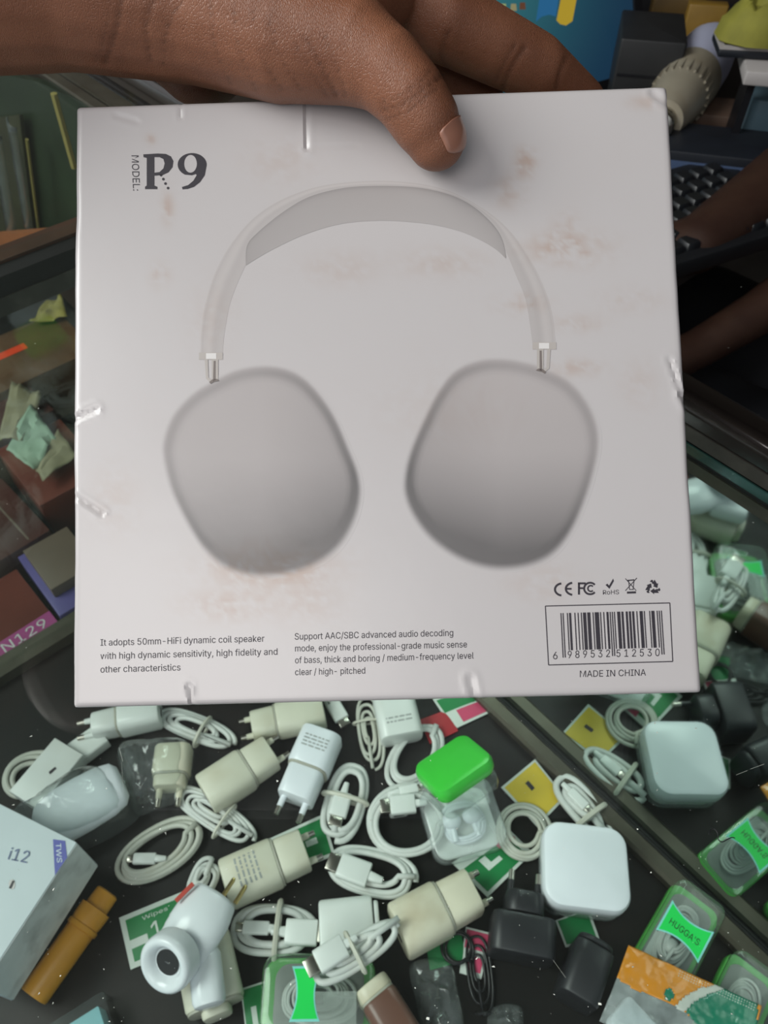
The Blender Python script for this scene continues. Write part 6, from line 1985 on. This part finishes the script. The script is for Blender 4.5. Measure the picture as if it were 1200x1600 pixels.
# keyboard
M_KB = mat('keyboard_black', srgb(22, 23, 26), 0.5, vary=0.2)
M_KEY = mat('key_black', srgb(22, 24, 28), 0.4, vary=0.15)
kc0 = at(1188, 300, DZ + 0.02)
kx = Vector((-0.86, -0.42, 0)).normalized()
ky = Vector((0, 0, 1)).cross(kx)
if ky.y > 0:
    ky = -ky
fk = Frame(Vector((kc0.x, kc0.y, DZ)) + kx * -0.01 - ky * 0.075, kx, ky, (0, 0, 1))
t = thing('keyboard', 'black computer keyboard on the desk right of the carton', 'keyboard', fk(0.2, 0.07, 0))
fkm = Frame(fk(0.20, 0.065, 0), kx, ky, (0, 0, 1))
slab(MB(), fkm, 0.42, 0.15, 0.0, 0.018, 0.008, 0.003).build('case', M_KB, t)
keym = None
for r_ in range(6):
    for c_ in range(20):
        f2 = Frame(fk(0.013 + c_ * 0.0199, 0.008 + r_ * 0.0205, 0.018), kx, ky, (0, 0, 1))
        if keym is None:
            mb = MB()
            mb.loft([[f2(a + 0.0085, c + 0.0085, z) for a, c in rrect(w, w, 0.0015, 2)] for z, w in ((0, 0.0175), (0.005, 0.0150), (0.006, 0.0135))])
            ko = mb.build('key', M_KEY, t, 30)
            keym = (ko, f2.o.copy())
        else:
            k2 = keym[0].copy()
            COL.objects.link(k2)
            k2.parent = t
            k2.location = f2.o - keym[1]

# things heaped on the desk at the right edge
def lump(name, label, u, v, z, L, Wd, H, ang, m, cat, r=0.003):
    p = at(u, v, z + H)
    x = Vector((math.cos(R(ang)), math.sin(R(ang)), 0))
    fr = Frame((p.x, p.y, z), x, Vector((-x.y, x.x, 0)), (0, 0, 1))
    t = thing(name, label, cat, fr(0, 0, 0))
    return t, fr
def plain(name, part, label, u, v, z, L, Wd, H, ang, m, cat, r=0.003):
    t, fr = lump(name, label, u, v, z, L, Wd, H, ang, m, cat)
    slab(MB(), fr, L, Wd, 0, H, r, min(0.002, H / 4)).build(part, m, t)
    return t, fr
M_NAVY = mat('navy_black', srgb(20, 24, 32), 0.5, vary=0.2)
M_BLUEEDGE = mat('blue_grey_edge', srgb(72, 88, 118), 0.45, vary=0.1)
M_LIME = mat('lime_print', srgb(170, 190, 40), 0.5, vary=0.15)
M_PAPERW = mat('grey_white_paper', srgb(176, 172, 182), 0.6, vary=0.06)
M_BOARD = mat('brown_board', srgb(86, 66, 54), 0.7, vary=0.2, scale=20)
M_YCLOTH = mat('yellow_green_cloth', srgb(128, 124, 44), 0.8, vary=0.2, bump=0.5, bscale=70)
M_MUST = mat('mustard_packet', srgb(128, 98, 36), 0.5, vary=0.15)
M_SHELFW = mat('white_shelf', srgb(168, 162, 160), 0.5, vary=0.06)
M_LBLUE = mat('light_blue_plastic', srgb(110, 138, 152), 0.4, vary=0.08)
t, fr = plain('brown_board', 'board', 'brown wooden board behind the black device, right of the bulb', 1165, 170, DZ, 0.22, 0.055, 0.022, -14, M_BOARD, 'board', 0.002)
t, fr = plain('flat_device', 'body', 'flat black device with a blue-grey edge right of the bulb', 1150, 222, DZ, 0.20, 0.075, 0.030, -14, M_NAVY, 'device', 0.004)
MB().box(fr(-0.098, -0.0385, 0.004), fr.x * 0.196, fr.y * 0.001, fr.z * 0.016).build('edge_strip', M_BLUEEDGE, t, 0)
t, fr = plain('paper_slip', 'sheet', 'grey-white paper slip sticking out under the black device', 1180, 250, DZ, 0.06, 0.022, 0.003, -14, M_PAPERW, 'paper', 0.001)
t, fr = plain('lime_packet', 'packet', 'lime printed packet under the black device', 1110, 240, DZ, 0.05, 0.03, 0.004, -40, M_LIME, 'packet', 0.002)
t, fr = plain('green_eraser', 'block', 'small green block below the bulb base', 1062, 206, DZ, 0.016, 0.02, 0.022, -10, mat('moss_green', srgb(92, 120, 52), 0.6, vary=0.15), 'block', 0.004)
t, fr = plain('blue_tub', 'tub', 'light blue plastic tub at the right edge behind the board', 1206, 142, DZ, 0.05, 0.06, 0.05, -8, M_LBLUE, 'tub', 0.012)
t, fr = plain('raised_shelf', 'slab', 'white raised shelf slab at the right edge', 1228, 96, DZ + 0.085, 0.085, 0.07, 0.014, -12, M_SHELFW, 'shelf', 0.002)
for a in (-0.03, 0.035):
    MB().box(fr(a - 0.004, -0.02, -0.085), fr.x * 0.008, fr.y * 0.04, fr.z * 0.085).build('support', M_BEZEL, t, 0)
t, fr = plain('picture_tray', 'tray', 'small dark tray with a pale rim under the yellow cloth', 1172, 66, DZ + 0.10, 0.07, 0.05, 0.008, -8, M_NAVY, 'tray', 0.002)
mb = MB()
for q in ((-0.035, -0.025, 0.07, 0.005), (-0.035, 0.02, 0.07, 0.005), (-0.035, -0.02, 0.005, 0.04), (0.03, -0.02, 0.005, 0.04)):
    mb.box(fr(q[0], q[1], 0.008), fr.x * q[2], fr.y * q[3], fr.z * 0.003)
mb.build('rim', M_SHELFW, t, 0)
def cloth(name, label, u, v, z, rx, ry, h, seed, m, cat):
    p = at(u, v, z + h * 0.5)
    vs, fs = [], []
    n, k = 12, 24
    for i in range(n + 1):
        r = max(0.02, i / n)
        for j in range(k):
            a = 2 * PI * j / k
            f_ = 1 + 0.35 * (fbm(math.cos(a) * 2 + seed, math.sin(a) * 2 + seed) - 0.5)
            hh = h * math.sqrt(max(0, 1 - r * r)) * (0.6 + 0.9 * fbm(r * 4 * math.cos(a) + seed, r * 4 * math.sin(a)))
            vs.append(Vector((p.x + rx * r * f_ * math.cos(a), p.y + ry * r * f_ * math.sin(a), z + 0.001 + hh)))
    for i in range(n):
        for j in range(k):
            q = (j + 1) % k
            fs.append((i * k + j, i * k + q, (i + 1) * k + q, (i + 1) * k + j))
    fs.append(tuple(range(k)))
    fs.append(tuple(n * k + j for j in range(k)))
    o = MB().add(vs, fs).build(name, m, None, 50)
    tag(o, label, cat)
    return o
cloth('crumpled_cloth', 'yellow-green crumpled cloth in the top right corner', 1192, 30, DZ + 0.112, 0.042, 0.036, 0.034, 3, M_YCLOTH, 'cloth')
t, fr = plain('mustard_packet', 'packet', 'mustard packet standing at the top edge behind the bulb', 1108, 4, DZ, 0.05, 0.02, 0.075, -10, M_MUST, 'packet', 0.003)
t, fr = plain('mustard_packet', 'packet', 'brown-mustard packet left of the taller mustard one at the top', 1062, -8, DZ, 0.07, 0.03, 0.06, -10, mat('brown_mustard', srgb(112, 86, 40), 0.5, vary=0.2), 'packet', 0.003)
t, fr = plain('orange_scrap', 'scrap', 'small orange scrap beside the yellow-green cloth', 1133, 50, DZ + 0.06, 0.03, 0.03, 0.008, 20, mat('orange_paper', srgb(196, 108, 40), 0.6, vary=0.12), 'scrap', 0.004)
t, fr = plain('black_case', 'body', 'dark box behind the bulb under the orange scrap', 1085, 20, DZ, 0.17, 0.10, 0.030, -10, M_NAVY, 'box', 0.004)
t, fr = plain('tower_unit', 'body', 'dark grey unit standing right of the monitor', 1022, 40, DZ, 0.075, 0.10, 0.085, -12, mat('dark_grey_unit', srgb(32, 32, 33), 0.5, vary=0.15), 'device', 0.003)
MB().box(fr(-0.034, -0.0508, 0.045), fr.x * 0.066, fr.y * 0.001, fr.z * 0.003).build('slot', M_BEZEL, t, 0)
for u_ in (1010,):
    pz = at(u_, 123, DZ + 0.012)
    t = thing('usb_hub', 'small black hub with a red light above the carton edge', 'hub', (pz.x, pz.y, DZ))
    fr = Frame((pz.x, pz.y, DZ), (1, 0, 0), (0, 1, 0), (0, 0, 1))
    slab(MB(), fr, 0.05, 0.025, 0, 0.012, 0.003, 0.001).build('body', M_BEZEL, t)
    MB().ball(fr(0.0, -0.006, 0.012), 0.0022, n=6).build('light', M_LED, t, 180)
# ------------------------------------------------------------------ hair, dust and scratches on the counter glass
ZG = GZ + 0.0051
def gpx(u, v, o=0.0):
    p = at(u, v, ZG)
    return Vector((p.x, p.y, ZG + o))
P = smooth_poly([(1107, 1304), (1110, 1297), (1116, 1296), (1121, 1303), (1122, 1312), (1128, 1316), (1136, 1312), (1143, 1309), (1148, 1310)], 5, False)
o = MB().tube([gpx(u, v, 0.0003) for u, v in P], 0.00016, 5).build('hair_strand', M_BLACKCORD, None, 180)
tag(o, 'curly black hair lying on the glass over the mirror picture', 'hair')
M_DUST = mat('pale_dust', srgb(214, 216, 206), 0.7, vary=0.1)
rnd = random.Random(12)
mb = MB()
for i in range(260):
    while True:
        u, v = rnd.uniform(0, 1200), rnd.uniform(420, 1600)
        if not (100 < u < 1110 and v < 1110):
            break
    r = 0.00012 + 0.0003 * rnd.random() ** 3
    c = gpx(u, v, r * 0.5)
    vs = [c + Vector((rnd.uniform(-1, 1) * r * 1.4, rnd.uniform(-1, 1) * r * 1.4, q * r * 0.5)) for q in (-1, -1, -1, 1)]
    mb.add(vs, [(0, 1, 2), (0, 1, 3), (1, 2, 3), (2, 0, 3)])
for u0, v0, u1, v1, w in ((1150, 1211, 1168, 1204, 0.00004), (1172, 1202, 1194, 1194, 0.00004), (880, 1243, 892, 1232, 0.00003), (864, 1500, 884, 1528, 0.00002), (186, 1168, 192, 1190, 0.00004), (190, 1190, 193, 1240, 0.00002)):
    p, q = gpx(u0, v0, 0.0001), gpx(u1, v1, 0.0001)
    mb.tube([p, (p + q) / 2, q], w, 4)
o = mb.build('glass_dust', M_DUST, None, 0, kind='stuff')
tag(o, 'pale dust specks and fine scratches on the counter glass', 'dust')
